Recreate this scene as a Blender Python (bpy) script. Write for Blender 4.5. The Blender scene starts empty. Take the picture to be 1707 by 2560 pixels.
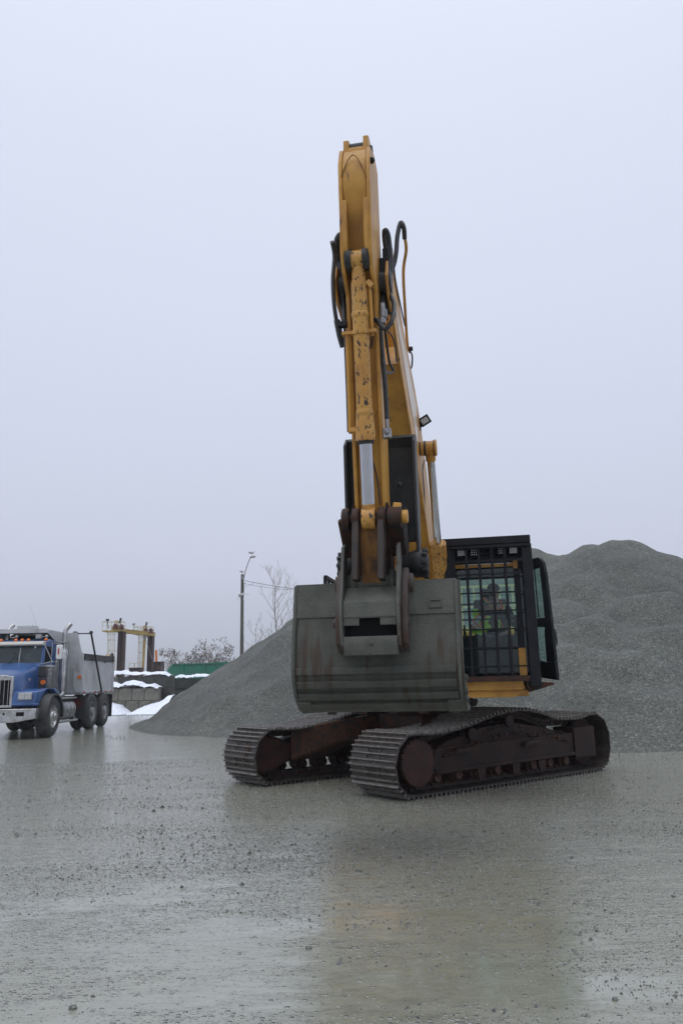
import bpy, bmesh, math, random
from mathutils import Vector, Matrix, noise
R = math.radians
random.seed(7)
scene = bpy.context.scene
col = scene.collection

# ------------------------------------------------------------------ camera
FPX, HZ, CAMH, ROLL = 1900.0, 1700.0, 1.5, 0.021
PITCH = math.atan((HZ - 1280) / FPX)
cam_d = bpy.data.cameras.new('camera'); cam = bpy.data.objects.new('camera', cam_d); col.objects.link(cam)
cam_d.sensor_fit = 'VERTICAL'; cam_d.sensor_height = 36; cam_d.lens = FPX / 2560 * 36
cam_d.clip_end = 3000; cam_d.clip_start = 0.05
cam.matrix_world = Matrix.Translation((0, 0, CAMH)) @ Matrix.Rotation(R(90) + PITCH, 4, 'X') @ Matrix.Rotation(-ROLL, 4, 'Z')
scene.camera = cam

# ------------------------------------------------------------------ sky, sun, exposure
SUN_EL, SUN_AZ = R(58), R(222)
w = bpy.data.worlds.new('World'); scene.world = w; w.use_nodes = True
nt = w.node_tree; N = nt.nodes; LK = nt.links
bg = N['Background']; bg.inputs['Strength'].default_value = 0.1
sky = N.new('ShaderNodeTexSky'); sky.sky_type = 'NISHITA'; sky.sun_disc = False
sky.sun_elevation = SUN_EL; sky.sun_rotation = SUN_AZ; sky.dust_density = 6; sky.air_density = 1.5
tc = N.new('ShaderNodeTexCoord'); sp = N.new('ShaderNodeSeparateXYZ'); LK.new(tc.outputs['Generated'], sp.inputs[0])
ramp = N.new('ShaderNodeValToRGB'); LK.new(sp.outputs['Z'], ramp.inputs[0])
e = ramp.color_ramp.elements
e[0].position = 0.0; e[0].color = (0.40, 0.43, 0.49, 1)
e[1].position = 1.0; e[1].color = (2.1, 2.2, 2.35, 1)
for p_, c_ in ((0.02, (0.43, 0.46, 0.53)), (0.06, (0.52, 0.56, 0.66)), (0.13, (0.60, 0.64, 0.77)), (0.3, (0.63, 0.68, 0.82)), (0.62, (0.70, 0.755, 0.895)), (0.76, (0.78, 0.83, 0.96))):
    q = e.new(p_); q.color = (*c_, 1)
cl = N.new('ShaderNodeTexNoise'); cl.inputs['Scale'].default_value = 1.6; cl.inputs['Detail'].default_value = 4
LK.new(tc.outputs['Generated'], cl.inputs['Vector'])
clr = N.new('ShaderNodeMapRange'); clr.inputs['To Min'].default_value = 10.6; clr.inputs['To Max'].default_value = 11.2
LK.new(cl.outputs['Fac'], clr.inputs['Value'])
sc_ = N.new('ShaderNodeVectorMath'); sc_.operation = 'SCALE'; LK.new(ramp.outputs['Color'], sc_.inputs[0]); LK.new(clr.outputs[0], sc_.inputs['Scale'])
mx = N.new('ShaderNodeMix'); mx.data_type = 'RGBA'; mx.inputs[0].default_value = 0.96
LK.new(sky.outputs[0], mx.inputs[6]); LK.new(sc_.outputs[0], mx.inputs[7]); LK.new(mx.outputs[2], bg.inputs['Color'])
sd = bpy.data.lights.new('sun', 'SUN'); sd.energy = 0.5; sd.angle = R(40); sd.color = (1, 0.97, 0.93)
sun = bpy.data.objects.new('sun', sd); col.objects.link(sun)
dv = Vector((math.sin(SUN_AZ) * math.cos(SUN_EL), math.cos(SUN_AZ) * math.cos(SUN_EL), math.sin(SUN_EL)))
sun.rotation_euler = dv.to_track_quat('Z', 'Y').to_euler()
scene.view_settings.view_transform = 'Standard'; scene.view_settings.look = 'None'
scene.view_settings.exposure = 0; scene.view_settings.gamma = 1
scene.render.engine = 'CYCLES'
try:
    scene.cycles.max_bounces = 6; scene.cycles.transparent_max_bounces = 12
except Exception: pass

# ------------------------------------------------------------------ helpers
def ray(px, py):
    a, b = px - 853.5, py - 1280; c, s = math.cos(ROLL), math.sin(ROLL)
    a, b = a * c - b * s, b * c + a * s
    x, y = a / FPX, -b / FPX
    return Vector((x, math.cos(PITCH) - y * math.sin(PITCH), math.sin(PITCH) + y * math.cos(PITCH)))
def WP(px, py, Y):                       # world point seen at a place of the photo, at distance Y
    r = ray(px, py); v = r * (Y / r.y); v.z += CAMH; return v
YAW = R(10.8); CX, CY = 1.41, 12.58
EX = Vector((math.cos(YAW), -math.sin(YAW), 0)); EY = Vector((math.sin(YAW), math.cos(YAW), 0)); CC = Vector((CX, CY, 0))
def at(px, py, v):                       # the same in the excavator's own frame, on its plane y = v
    r = ray(px, py); t = (v + CC.dot(EY)) / Vector((r.x, r.y, 0)).dot(EY); q = r * t; q.z += CAMH
    return Vector(((Vector((q.x, q.y, 0)) - CC).dot(EX), v, q.z))

class MB:
    def __init__(s, xf=None): s.v = []; s.f = []; s.m = []; s.xf = xf; s.cm = 0; s.ch = []
    def add(s, vs, fs, xf=None):
        o = len(s.v)
        for q in vs:
            q = Vector(q)
            if xf: q = xf @ q
            if s.xf: q = s.xf @ q
            s.v.append(q)
        f0 = len(s.f)
        for f in fs: s.f.append(tuple(i + o for i in f)); s.m.append(s.cm)
        s.ch.append((o, len(s.v), f0, len(s.f)))
    def box(s, c, d, rot=None):
        x, y, z = [k / 2 for k in d]
        M = Matrix.Translation(c) @ (rot.to_4x4() if rot else Matrix.Identity(4))
        s.add([(-x, -y, -z), (x, -y, -z), (x, y, -z), (-x, y, -z), (-x, -y, z), (x, -y, z), (x, y, z), (-x, y, z)],
              [(0, 3, 2, 1), (4, 5, 6, 7), (0, 1, 5, 4), (1, 2, 6, 5), (2, 3, 7, 6), (3, 0, 4, 7)], M)
    def bb(s, x0, x1, y0, y1, z0, z1): s.box(((x0 + x1) / 2, (y0 + y1) / 2, (z0 + z1) / 2), (abs(x1 - x0), abs(y1 - y0), abs(z1 - z0)))
    def beam(s, p, q, a, b, up=(0, 0, 1)):          # rectangular bar from p to q
        p, q = Vector(p), Vector(q); d = q - p; L = d.length; d.normalize(); up = Vector(up)
        if abs(d.dot(up)) > 0.98: up = Vector((0, 1, 0))
        sx = d.cross(up).normalized(); uz = sx.cross(d)
        M = Matrix((sx, d, uz)).transposed(); s.box((p + q) / 2, (a, L, b), M)
    def cyl(s, p, q, r, r2=None, n=16, cap=True):
        p, q = Vector(p), Vector(q); r2 = r if r2 is None else r2; d = (q - p).normalized()
        u = d.orthogonal().normalized(); w_ = d.cross(u); vs = []
        for k, (c, rr) in enumerate(((p, r), (q, r2))):
            for i in range(n):
                a = 2 * math.pi * i / n; vs.append(c + (u * math.cos(a) + w_ * math.sin(a)) * rr)
        fs = [(i, (i + 1) % n, n + (i + 1) % n, n + i) for i in range(n)]
        if cap: fs += [tuple(range(n - 1, -1, -1)), tuple(range(n, 2 * n))]
        s.add(vs, fs)
    def lathe(s, p, ax, prof, n=24):                 # prof: (distance along ax, radius)
        p, d = Vector(p), Vector(ax).normalized(); u = d.orthogonal().normalized(); w_ = d.cross(u); vs = []; m = len(prof)
        for (t, rr) in prof:
            for i in range(n):
                a = 2 * math.pi * i / n; vs.append(p + d * t + (u * math.cos(a) + w_ * math.sin(a)) * max(rr, 1e-4))
        fs = [(k * n + i, k * n + (i + 1) % n, (k + 1) * n + (i + 1) % n, (k + 1) * n + i) for k in range(m - 1) for i in range(n)]
        s.add(vs, fs)
    def tube(s, pts, r, n=8, smooth=4, cap=True):
        P = [Vector(a) for a in pts]; rs = r if isinstance(r, (list, tuple)) else [r] * len(P)
        if smooth > 1 and len(P) > 2:
            Q = []; RR = []
            for i in range(len(P) - 1):
                p0 = P[max(i - 1, 0)]; p1 = P[i]; p2 = P[i + 1]; p3 = P[min(i + 2, len(P) - 1)]
                for k in range(smooth):
                    t = k / smooth
                    Q.append(0.5 * ((2 * p1) + (p2 - p0) * t + (2 * p0 - 5 * p1 + 4 * p2 - p3) * t * t + (3 * p1 - p0 - 3 * p2 + p3) * t ** 3)); RR.append(rs[i] * (1 - t) + rs[i + 1] * t)
            Q.append(P[-1]); RR.append(rs[-1]); P, rs = Q, RR
        vs = []; u = None
        for i, c in enumerate(P):
            d = (P[min(i + 1, len(P) - 1)] - P[max(i - 1, 0)]).normalized()
            u = d.orthogonal().normalized() if u is None else (u - d * u.dot(d)).normalized()
            w_ = d.cross(u)
            for k in range(n):
                a = 2 * math.pi * k / n; vs.append(c + (u * math.cos(a) + w_ * math.sin(a)) * rs[i])
        fs = [(k * n + i, k * n + (i + 1) % n, (k + 1) * n + (i + 1) % n, (k + 1) * n + i) for k in range(len(P) - 1) for i in range(n)]
        if cap: fs += [tuple(range(n - 1, -1, -1)), tuple(range((len(P) - 1) * n, len(P) * n))]
        s.add(vs, fs)
    def prism(s, poly, a0, a1, ax='x'):              # polygon in the two other axes, extruded along ax
        def mk(a, p, q): return {'x': (a, p, q), 'y': (p, a, q), 'z': (p, q, a)}[ax]
        n = len(poly)
        ar = sum(poly[i][0] * poly[(i + 1) % n][1] - poly[(i + 1) % n][0] * poly[i][1] for i in range(n))
        if (ar < 0) != (ax == 'y'): poly = poly[::-1]
        if a0 > a1: a0, a1 = a1, a0
        s.add([mk(a0, *p) for p in poly] + [mk(a1, *p) for p in poly],
              [tuple(range(n - 1, -1, -1)), tuple(range(n, 2 * n))] + [(i, (i + 1) % n, n + (i + 1) % n, n + i) for i in range(n)])
    def sphere(s, c, r, n=12, m=8, sc=(1, 1, 1), rot=None):
        vs = []; c = Vector(c)
        for j in range(1, m):
            th = math.pi * j / m
            for i in range(n):
                a = 2 * math.pi * i / n
                q = Vector((math.sin(th) * math.cos(a) * sc[0], math.sin(th) * math.sin(a) * sc[1], math.cos(th) * sc[2])) * r
                vs.append(c + (rot @ q if rot else q))
        t = Vector((0, 0, sc[2] * r)); vs += [c + (rot @ t if rot else t), c - (rot @ t if rot else t)]; T = len(vs) - 2
        fs = [(j * n + i, (j + 1) * n + i, (j + 1) * n + (i + 1) % n, j * n + (i + 1) % n) for j in range(m - 2) for i in range(n)]
        fs += [(T, i, (i + 1) % n) for i in range(n)] + [((m - 2) * n + (i + 1) % n, (m - 2) * n + i, T + 1) for i in range(n)]
        s.add(vs, fs)
    def build_each(s, name, mt, parent=None, **kw):       # every shape added becomes an object of its own
        out = []
        for (v0, v1, f0, f1) in s.ch:
            m = MB(); m.v = s.v[v0:v1]; m.f = [tuple(i - v0 for i in f) for f in s.f[f0:f1]]; m.m = s.m[f0:f1]; out.append(m.build(name, mt, parent, **kw))
        return out
    def build(s, name, mt, parent=None, bevel=0, ang=35, label=None, seg=2):
        me = bpy.data.meshes.new(name); me.from_pydata(s.v, [], s.f)
        for k in (mt if isinstance(mt, (list, tuple)) else [mt]): me.materials.append(k)
        if any(s.m): me.polygons.foreach_set('material_index', s.m)
        me.polygons.foreach_set('use_smooth', [True] * len(me.polygons)); me.set_sharp_from_angle(angle=R(ang)); me.update()
        o = bpy.data.objects.new(name, me); col.objects.link(o)
        if parent: o.parent = parent
        if bevel:
            b = o.modifiers.new('bevel', 'BEVEL'); b.width = bevel; b.segments = seg; b.limit_method = 'ANGLE'; b.angle_limit = R(40); b.use_clamp_overlap = True
        if label: o['label'] = label
        return o

def tag(o, label=None, cat=None, group=None, kind=None):
    for k, v_ in (('label', label), ('category', cat), ('group', group), ('kind', kind)):
        if v_: o[k] = v_
    return o
def thing(name, loc, label, cat, group=None, rz=0, sc=1):
    o = bpy.data.objects.new(name, None); col.objects.link(o); o.location = loc; o.rotation_euler = (0, 0, rz); o.scale = (sc,) * 3
    o.empty_display_size = 0.2
    return tag(o, label, cat, group)

def mat(name, c1, c2=None, scale=4, rough=0.6, metal=0, bump=0, bscale=40, lo=0.35, hi=0.65, c3=None, c3lo=0.62, c3hi=0.7, c3scale=14, stretch=(1, 1, 1), detail=6, r2=None, spec=0.5, c3stretch=None):
    m = bpy.data.materials.new(name); m.use_nodes = True; t = m.node_tree; n = t.nodes; L = t.links; b = n['Principled BSDF']
    b.inputs['Roughness'].default_value = rough; b.inputs['Metallic'].default_value = metal; b.inputs['Specular IOR Level'].default_value = spec
    b.inputs['Base Color'].default_value = (*c1, 1)
    co = n.new('ShaderNodeTexCoord')
    def nz(sc, st, dt=detail):
        mp = n.new('ShaderNodeMapping'); mp.inputs['Scale'].default_value = st; L.new(co.outputs['Object'], mp.inputs[0])
        q = n.new('ShaderNodeTexNoise'); q.inputs['Scale'].default_value = sc; q.inputs['Detail'].default_value = dt; q.inputs['Roughness'].default_value = 0.62
        L.new(mp.outputs[0], q.inputs['Vector']); return q
    def rng(src, a, b_, c=0, d=1):
        r = n.new('ShaderNodeMapRange'); r.interpolation_type = 'SMOOTHSTEP'
        for k, v_ in zip(('From Min', 'From Max', 'To Min', 'To Max'), (a, b_, c, d)): r.inputs[k].default_value = v_
        L.new(src, r.inputs['Value']); return r.outputs[0]
    colr = None
    if c2:
        q = nz(scale, stretch); f = rng(q.outputs['Fac'], lo, hi)
        mx = n.new('ShaderNodeMix'); mx.data_type = 'RGBA'; mx.inputs[6].default_value = (*c1, 1); mx.inputs[7].default_value = (*c2, 1); L.new(f, mx.inputs[0]); colr = mx.outputs[2]
        if r2 is not None: L.new(rng(q.outputs['Fac'], lo, hi, rough, r2), b.inputs['Roughness'])
    if c3:
        q = nz(c3scale, c3stretch or stretch, 8); f = rng(q.outputs['Fac'], c3lo, c3hi)
        mx = n.new('ShaderNodeMix'); mx.data_type = 'RGBA'; mx.inputs[6].default_value = (*c1, 1); mx.inputs[7].default_value = (*c3, 1); L.new(f, mx.inputs[0])
        if colr: L.new(colr, mx.inputs[6])
        colr = mx.outputs[2]
    if colr: L.new(colr, b.inputs['Base Color'])
    if bump:
        q = nz(bscale, (1, 1, 1), 5); bp = n.new('ShaderNodeBump'); bp.inputs['Strength'].default_value = bump; bp.inputs['Distance'].default_value = 0.02
        L.new(q.outputs['Fac'], bp.inputs['Height']); L.new(bp.outputs[0], b.inputs['Normal'])
    return m
def glass(name, tint, gl=0.12, rough=0.03, dirt=0.0):
    m = bpy.data.materials.new(name); m.use_nodes = True; t = m.node_tree; n = t.nodes; L = t.links
    n.remove(n['Principled BSDF']); o = n['Material Output']
    tr = n.new('ShaderNodeBsdfTransparent'); tr.inputs[0].default_value = (*tint, 1)
    g = n.new('ShaderNodeBsdfGlossy'); g.inputs['Roughness'].default_value = rough
    mx = n.new('ShaderNodeMixShader'); fr = n.new('ShaderNodeLayerWeight'); pw = n.new('ShaderNodeMath'); pw.operation = 'POWER'; pw.inputs[1].default_value = 5; L.new(fr.outputs['Facing'], pw.inputs[0])
    a = n.new('ShaderNodeMath'); a.operation = 'MULTIPLY_ADD'; a.inputs[1].default_value = 0.5; a.inputs[2].default_value = gl; L.new(pw.outputs[0], a.inputs[0])
    L.new(a.outputs[0], mx.inputs[0]); L.new(tr.outputs[0], mx.inputs[1]); L.new(g.outputs[0], mx.inputs[2])
    if dirt:
        df = n.new('ShaderNodeBsdfDiffuse'); df.inputs[0].default_value = (0.25, 0.3, 0.3, 1); m2 = n.new('ShaderNodeMixShader'); m2.inputs[0].default_value = dirt
        L.new(mx.outputs[0], m2.inputs[1]); L.new(df.outputs[0], m2.inputs[2]); L.new(m2.outputs[0], o.inputs[0])
    else: L.new(mx.outputs[0], o.inputs[0])
    return m

M = {}
M['yellow'] = mat('yellow paint', (0.55, 0.28, 0.045), (0.40, 0.19, 0.032), 2.6, 0.45, lo=.42, hi=.66, c3=(0.07, 0.035, 0.018), c3lo=0.62, c3hi=0.72, c3scale=6, c3stretch=(1.6, 1.6, .5), bump=0.08, bscale=18)
M['yellow_chipped'] = mat('chipped yellow paint', (0.58, 0.31, 0.07), (0.46, 0.22, 0.045), 3, 0.45, c3=(0.03, 0.022, 0.024), c3lo=0.575, c3hi=0.60, c3scale=34, bump=0.1, bscale=30, c3stretch=(1, 1, 0.55))
M['yellow_grimy'] = mat('grimy yellow paint', (0.30, 0.125, 0.02), (0.07, 0.035, 0.015), 5, 0.6, bump=0.2, bscale=30, lo=0.4, hi=0.62, stretch=(1, 1, 0.4))
M['rust'] = mat('rusty steel', (0.035, 0.019, 0.014), (0.07, 0.028, 0.016), 6, 0.6, spec=.25, bump=0.3, bscale=60, c3=(0.02, 0.018, 0.017), c3lo=0.5, c3hi=0.62)
M['frame'] = mat('dirty track frame steel', (0.020, 0.014, 0.012), (0.038, 0.018, 0.014), 4, 0.6, bump=0.35, bscale=50, spec=.18, c3=(0.022, 0.022, 0.02), c3lo=0.5, c3hi=0.7, c3scale=20)
M['frame_red'] = mat('dark red brown steel', (0.05, 0.02, 0.015), (0.026, 0.014, 0.012), 7, 0.55, bump=0.2, bscale=60, spec=.25)
M['shoe'] = mat('worn track steel', (0.048, 0.037, 0.032), (0.028, 0.022, 0.019), 7, 0.42, metal=0.15, bump=0.3, bscale=60, c3=(0.14, 0.14, 0.13), c3lo=0.57, c3hi=0.7, c3scale=18, r2=0.6)
M['shoe_edge'] = mat('polished sky-lit grouser steel', (0.17, 0.16, 0.145), (0.08, 0.07, 0.062), 14, 0.35, metal=0.3, bump=0.15, bscale=60)  # worn grousers; the sky their tops catch is painted in as a paler tone
M['dark'] = mat('black painted steel', (0.009, 0.0095, 0.013), (0.015, 0.015, 0.018), 6, 0.5, bump=0.08, bscale=40, c3=(0.05, 0.02, 0.012), c3lo=0.68, c3hi=0.74, spec=0.2)
M['dark_slate'] = mat('slate steel', (0.020, 0.022, 0.023), (0.04, 0.04, 0.038), 4, 0.5, spec=.3, bump=0.15, bscale=30, c3=(0.09, 0.045, 0.025), c3lo=0.62, c3hi=0.75)
M['rubber'] = mat('rubber', (0.012, 0.013, 0.014), (0.03, 0.03, 0.03), 20, 0.55)
M['tyre'] = mat('tyre rubber', (0.022, 0.022, 0.022), (0.05, 0.05, 0.047), 6, 0.7, bump=0.2, bscale=40)
M['hose'] = mat('hose rubber', (0.013, 0.014, 0.016), (0.03, 0.032, 0.036), 30, 0.4, bump=0.3, bscale=90)
M['chrome'] = mat('chrome rod', (0.60, 0.61, 0.66), (0.52, 0.53, 0.58), 3, 0.12, metal=1.0)
M['steel'] = mat('bare steel', (0.34, 0.34, 0.34), (0.22, 0.22, 0.22), 12, 0.4, metal=0.8, bump=0.1)
M['bucket'] = mat('dust caked bucket steel', (0.118, 0.12, 0.105), (0.085, 0.088, 0.078), 3, 0.8, bump=0.5, bscale=45, c3=(0.055, 0.028, 0.02), c3lo=0.56, c3hi=0.68, c3scale=5.5, c3stretch=(1.6, 0.3, 0.28))
M['bucket_dust'] = mat('grey dust', (0.105, 0.109, 0.093), (0.075, 0.079, 0.067), 5, 0.85, bump=0.6, bscale=50)
M['bucket_rust'] = mat('rust edged steel', (0.07, 0.062, 0.052), (0.06, 0.03, 0.022), 8, 0.65, bump=0.4, bscale=50, stretch=(1, 1, 0.5))
M['teal_glass'] = glass('tinted cab glass', (0.84, 0.945, 0.93), 0.035, 0.04, 0.008)
M['dark_glass'] = glass('windscreen glass', (0.35, 0.47, 0.47), 0.10, 0.04, 0.05)
M['door_glass'] = glass('door glass', (0.76, 0.92, 0.89), 0.04, 0.04, 0.05)
M['dark_grime'] = mat('greasy dark steel', (0.022, 0.018, 0.016), (0.045, 0.028, 0.02), 6, 0.5, bump=0.3, bscale=50)
M['hitch'] = mat('dusty hitch steel', (0.10, 0.10, 0.088), (0.06, 0.036, 0.028), 5, 0.75, bump=0.5, bscale=50, lo=.5, hi=.62, stretch=(1, 1, .5))
M['bucket_low'] = mat('dust caked bucket shell', (0.080, 0.084, 0.070), (0.055, 0.058, 0.048), 3, 0.75, bump=0.5, bscale=45, c3=(0.05, 0.026, 0.018), c3lo=0.60, c3hi=0.70, c3scale=4.5, c3stretch=(1.9, 0.4, 0.30))
M['interior'] = mat('cab interior', (0.008, 0.009, 0.010), (0.014, 0.015, 0.016), 5, 0.8, spec=.1)
M['seat'] = mat('seat cloth', (0.03, 0.035, 0.04), None, rough=0.9)
M['skin'] = mat('skin', (0.30, 0.17, 0.12), None, rough=0.6)
M['cloth'] = mat('dark work jacket', (0.026, 0.035, 0.047), (0.035, 0.045, 0.06), 14, 0.9)
M['hivis'] = mat('hi vis yellow', (0.36, 0.62, 0.03), None, rough=0.7)
M['orange'] = mat('hi vis orange', (0.85, 0.13, 0.04), None, rough=0.7)
M['silver_tape'] = mat('reflective tape', (0.40, 0.43, 0.44), None, rough=0.4)
M['lens'] = mat('lamp lens', (0.55, 0.57, 0.56), (0.3, 0.32, 0.32), 90, 0.2)
def wood_like(name, a, b_): return mat(name, a, b_, 6, 0.85, bump=0.3, bscale=30, stretch=(1, 1, 0.15))
M['blue'] = mat('blue truck paint', (0.045, 0.12, 0.31), (0.03, 0.08, 0.22), 2, 0.28, c3=(0.12, 0.13, 0.14), c3lo=0.66, c3hi=0.8, c3scale=3, spec=0.6)
M['alu'] = mat('aluminium dump box', (0.50, 0.515, 0.53), (0.42, 0.43, 0.445), 2.5, 0.45, metal=0.05, c3=(0.22, 0.19, 0.15), c3lo=0.58, c3hi=0.75, c3scale=4, c3stretch=(1, 1, 0.3), bump=0.05)
M['truck_chrome'] = mat('dull chrome', (0.55, 0.55, 0.56), (0.38, 0.37, 0.36), 5, 0.22, metal=0.85, bump=0.06)
M['visor'] = mat('cream visor', (0.52, 0.50, 0.44), None, rough=0.5)
M['amber'] = mat('amber lens', (0.75, 0.16, 0.02), None, rough=0.25)
M['redlens'] = mat('red lens', (0.45, 0.02, 0.03), None, rough=0.3)
M['gantry_yellow'] = mat('faded yellow steel', (0.50, 0.37, 0.12), (0.38, 0.26, 0.08), 3, 0.6)
M['gantry_white'] = mat('pale yellow rail paint', (0.52, 0.47, 0.28), None, rough=0.6)
M['pile_brown'] = mat('brown sheet steel', (0.065, 0.036, 0.036), (0.045, 0.026, 0.026), 1.5, 0.8, stretch=(1, 1, 0.2))
M['green'] = mat('green painted steel', (0.012, 0.19, 0.12), (0.03, 0.15, 0.10), 1.2, 0.6, c3=(0.06, 0.12, 0.09), c3lo=0.55, c3hi=0.7, c3scale=3)
M['snow'] = mat('snow', (0.80, 0.83, 0.90), (0.70, 0.73, 0.80), 3, 0.6, bump=0.3, bscale=6)
M['orange_paint'] = mat('orange painted steel', (0.62, 0.20, 0.05), None, rough=0.6)
M['pole_wood'] = wood_like('weathered pole timber', (0.075, 0.072, 0.06), (0.11, 0.105, 0.09))
M['twig'] = mat('bare twigs', (0.20, 0.18, 0.165), (0.28, 0.25, 0.225), 2, 0.9)
M['catkin'] = mat('catkins', (0.11, 0.075, 0.06), None, rough=0.9)
M['grey_metal'] = mat('galvanised metal', (0.35, 0.36, 0.36), (0.25, 0.25, 0.25), 3, 0.5, metal=0.4)
M['white'] = mat('white plastic', (0.72, 0.72, 0.70), None, rough=0.5)
M['feather_white'] = mat('white feathers', (0.72, 0.72, 0.73), None, rough=0.9)
M['feather_grey'] = mat('grey feathers', (0.28, 0.29, 0.32), None, rough=0.9)
M['black_text'] = mat('black lettering', (0.03, 0.03, 0.03), None, rough=0.6)
M['badge'] = mat('badge metal', (0.55, 0.5, 0.45), None, rough=0.3, metal=0.6)
M['lettering_red'] = mat('red lettering', (0.20, 0.02, 0.02), None, rough=0.6)

# ------------------------------------------------------------------ ground, gravel heap, snow on the ground
def ground_mat():
    m = bpy.data.materials.new('wet gravel yard'); m.use_nodes = True; t = m.node_tree; n = t.nodes; L = t.links; b = n['Principled BSDF']
    co = n.new('ShaderNodeTexCoord')
    def nz(sc, st=(1, 1, 1), rot=0, dt=5, rg=0.6):
        mp = n.new('ShaderNodeMapping'); mp.inputs['Scale'].default_value = st; mp.inputs['Rotation'].default_value = (0, 0, rot); L.new(co.outputs['Object'], mp.inputs[0])
        q = n.new('ShaderNodeTexNoise'); q.inputs['Scale'].default_value = sc; q.inputs['Detail'].default_value = dt; q.inputs['Roughness'].default_value = rg; L.new(mp.outputs[0], q.inputs['Vector']); return q.outputs['Fac']
    def rng(src, a, b_, c=0, d=1):
        r = n.new('ShaderNodeMapRange'); r.interpolation_type = 'SMOOTHSTEP'
        for k, v_ in zip(('From Min', 'From Max', 'To Min', 'To Max'), (a, b_, c, d)): r.inputs[k].default_value = v_
        L.new(src, r.inputs['Value']); return r.outputs[0]
    def math_(op, a, b_):
        q = n.new('ShaderNodeMath'); q.operation = op
        for i, k in enumerate((a, b_)):
            if isinstance(k, (int, float)): q.inputs[i].default_value = k
            else: L.new(k, q.inputs[i])
        return q.outputs[0]
    def mixc(f, a, b_):
        q = n.new('ShaderNodeMix'); q.data_type = 'RGBA'; L.new(f, q.inputs[0])
        for i, k in ((6, a), (7, b_)):
            if isinstance(k, tuple): q.inputs[i].default_value = (*k, 1)
            else: L.new(k, q.inputs[i])
        return q.outputs[2]
    streak = nz(1.0, (0.5, 1.5, 1), R(-9), 7, 0.62); big = nz(0.30, (0.7, 1, 1), 0.2, 4)
    fine = nz(26, (1, 1.2, 1), 0, 4, 0.7); rip = nz(4.6, (0.75, 2.2, 1), R(-7), 7, 0.74); tyre = nz(2.2, (0.14, 1.4, 1), R(-9), 3, 0.5)
    dist = n.new('ShaderNodeSeparateXYZ'); L.new(co.outputs['Object'], dist.inputs[0])
    far = rng(dist.outputs['Y'], 3.5, 8.5)                       # the yard is stonier beyond the slurry
    mask = math_('ADD', math_('MULTIPLY', streak, 0.5), math_('MULTIPLY', big, 0.3)); mask = math_('ADD', mask, math_('MULTIPLY', rip, 0.2))
    mask = math_('ADD', mask, math_('MULTIPLY', far, 0.12)); mask = rng(mask, 0.47, 0.60)
    def pebbles(sc, lo_thr, hi_thr, rad):
        v = n.new('ShaderNodeTexVoronoi'); v.inputs['Scale'].default_value = sc; L.new(co.outputs['Object'], v.inputs['Vector'])
        c = n.new('ShaderNodeSeparateColor'); L.new(v.outputs['Color'], c.inputs[0])
        thr = rng(mask, 0, 1, hi_thr, lo_thr); on = math_('GREATER_THAN', c.outputs[1], thr)
        shape = math_('MULTIPLY', rng(v.outputs['Distance'], rad * .35, rad, 1, 0), on); return shape, c.outputs[0]
    p1, c1 = pebbles(36, 0.50, 0.985, 0.48); p2, c2 = pebbles(75, 0.48, 0.93, 0.52)
    peb = math_('MAXIMUM', p1, math_('MULTIPLY', p2, 0.6))
    slick = mixc(rng(math_('ADD', math_('MULTIPLY', fine, 0.4), math_('MULTIPLY', rip, 0.6)), 0.38, 0.66), (0.26, 0.262, 0.21), (0.165, 0.167, 0.128))
    slick = mixc(rng(big, 0.4, 0.65), slick, (0.215, 0.212, 0.155))
    blot = nz(9, (0.8, 1.3, 1), R(-8), 5, 0.65)
    slick = mixc(math_('MULTIPLY', rng(blot, 0.52, 0.68), math_('ADD', math_('MULTIPLY', mask, 0.6), 0.15)), slick, (0.07, 0.07, 0.055))
    grv = mixc(c1, (0.022, 0.024, 0.02), (0.15, 0.153, 0.135))
    L.new(mixc(math_('MULTIPLY', peb, 0.9), slick, grv), b.inputs['Base Color'])
    L.new(math_('ADD', math_('MULTIPLY', peb, 0.25), rng(fine, 0.3, 0.75, 0.025, 0.07)), b.inputs['Roughness'])
    b.inputs['IOR'].default_value = 2.45
    h = math_('ADD', math_('MULTIPLY', p1, 1.2), math_('MULTIPLY', p2, 0.5))
    h = math_('ADD', h, math_('MULTIPLY', fine, math_('ADD', math_('MULTIPLY', mask, 0.22), 0.012)))
    h = math_('ADD', h, math_('MULTIPLY', rip, rng(math_('ADD', math_('MULTIPLY', big, .5), math_('MULTIPLY', streak, .5)), 0.42, 0.58, 0.07, 0.55)))
    h = math_('ADD', h, math_('ADD', math_('MULTIPLY', streak, 0.4), math_('MULTIPLY', tyre, 0.5)))
    bp = n.new('ShaderNodeBump'); bp.inputs['Strength'].default_value = 0.8; bp.inputs['Distance'].default_value = 0.011; L.new(h, bp.inputs['Height']); L.new(bp.outputs[0], b.inputs['Normal'])
    return m
M['ground'] = ground_mat()
g = MB(); g.add([(-900, -60, 0), (900, -60, 0), (900, 900, 0), (-900, 900, 0)], [(0, 1, 2, 3)])
tag(g.build('ground', M['ground']), kind='structure')

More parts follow.
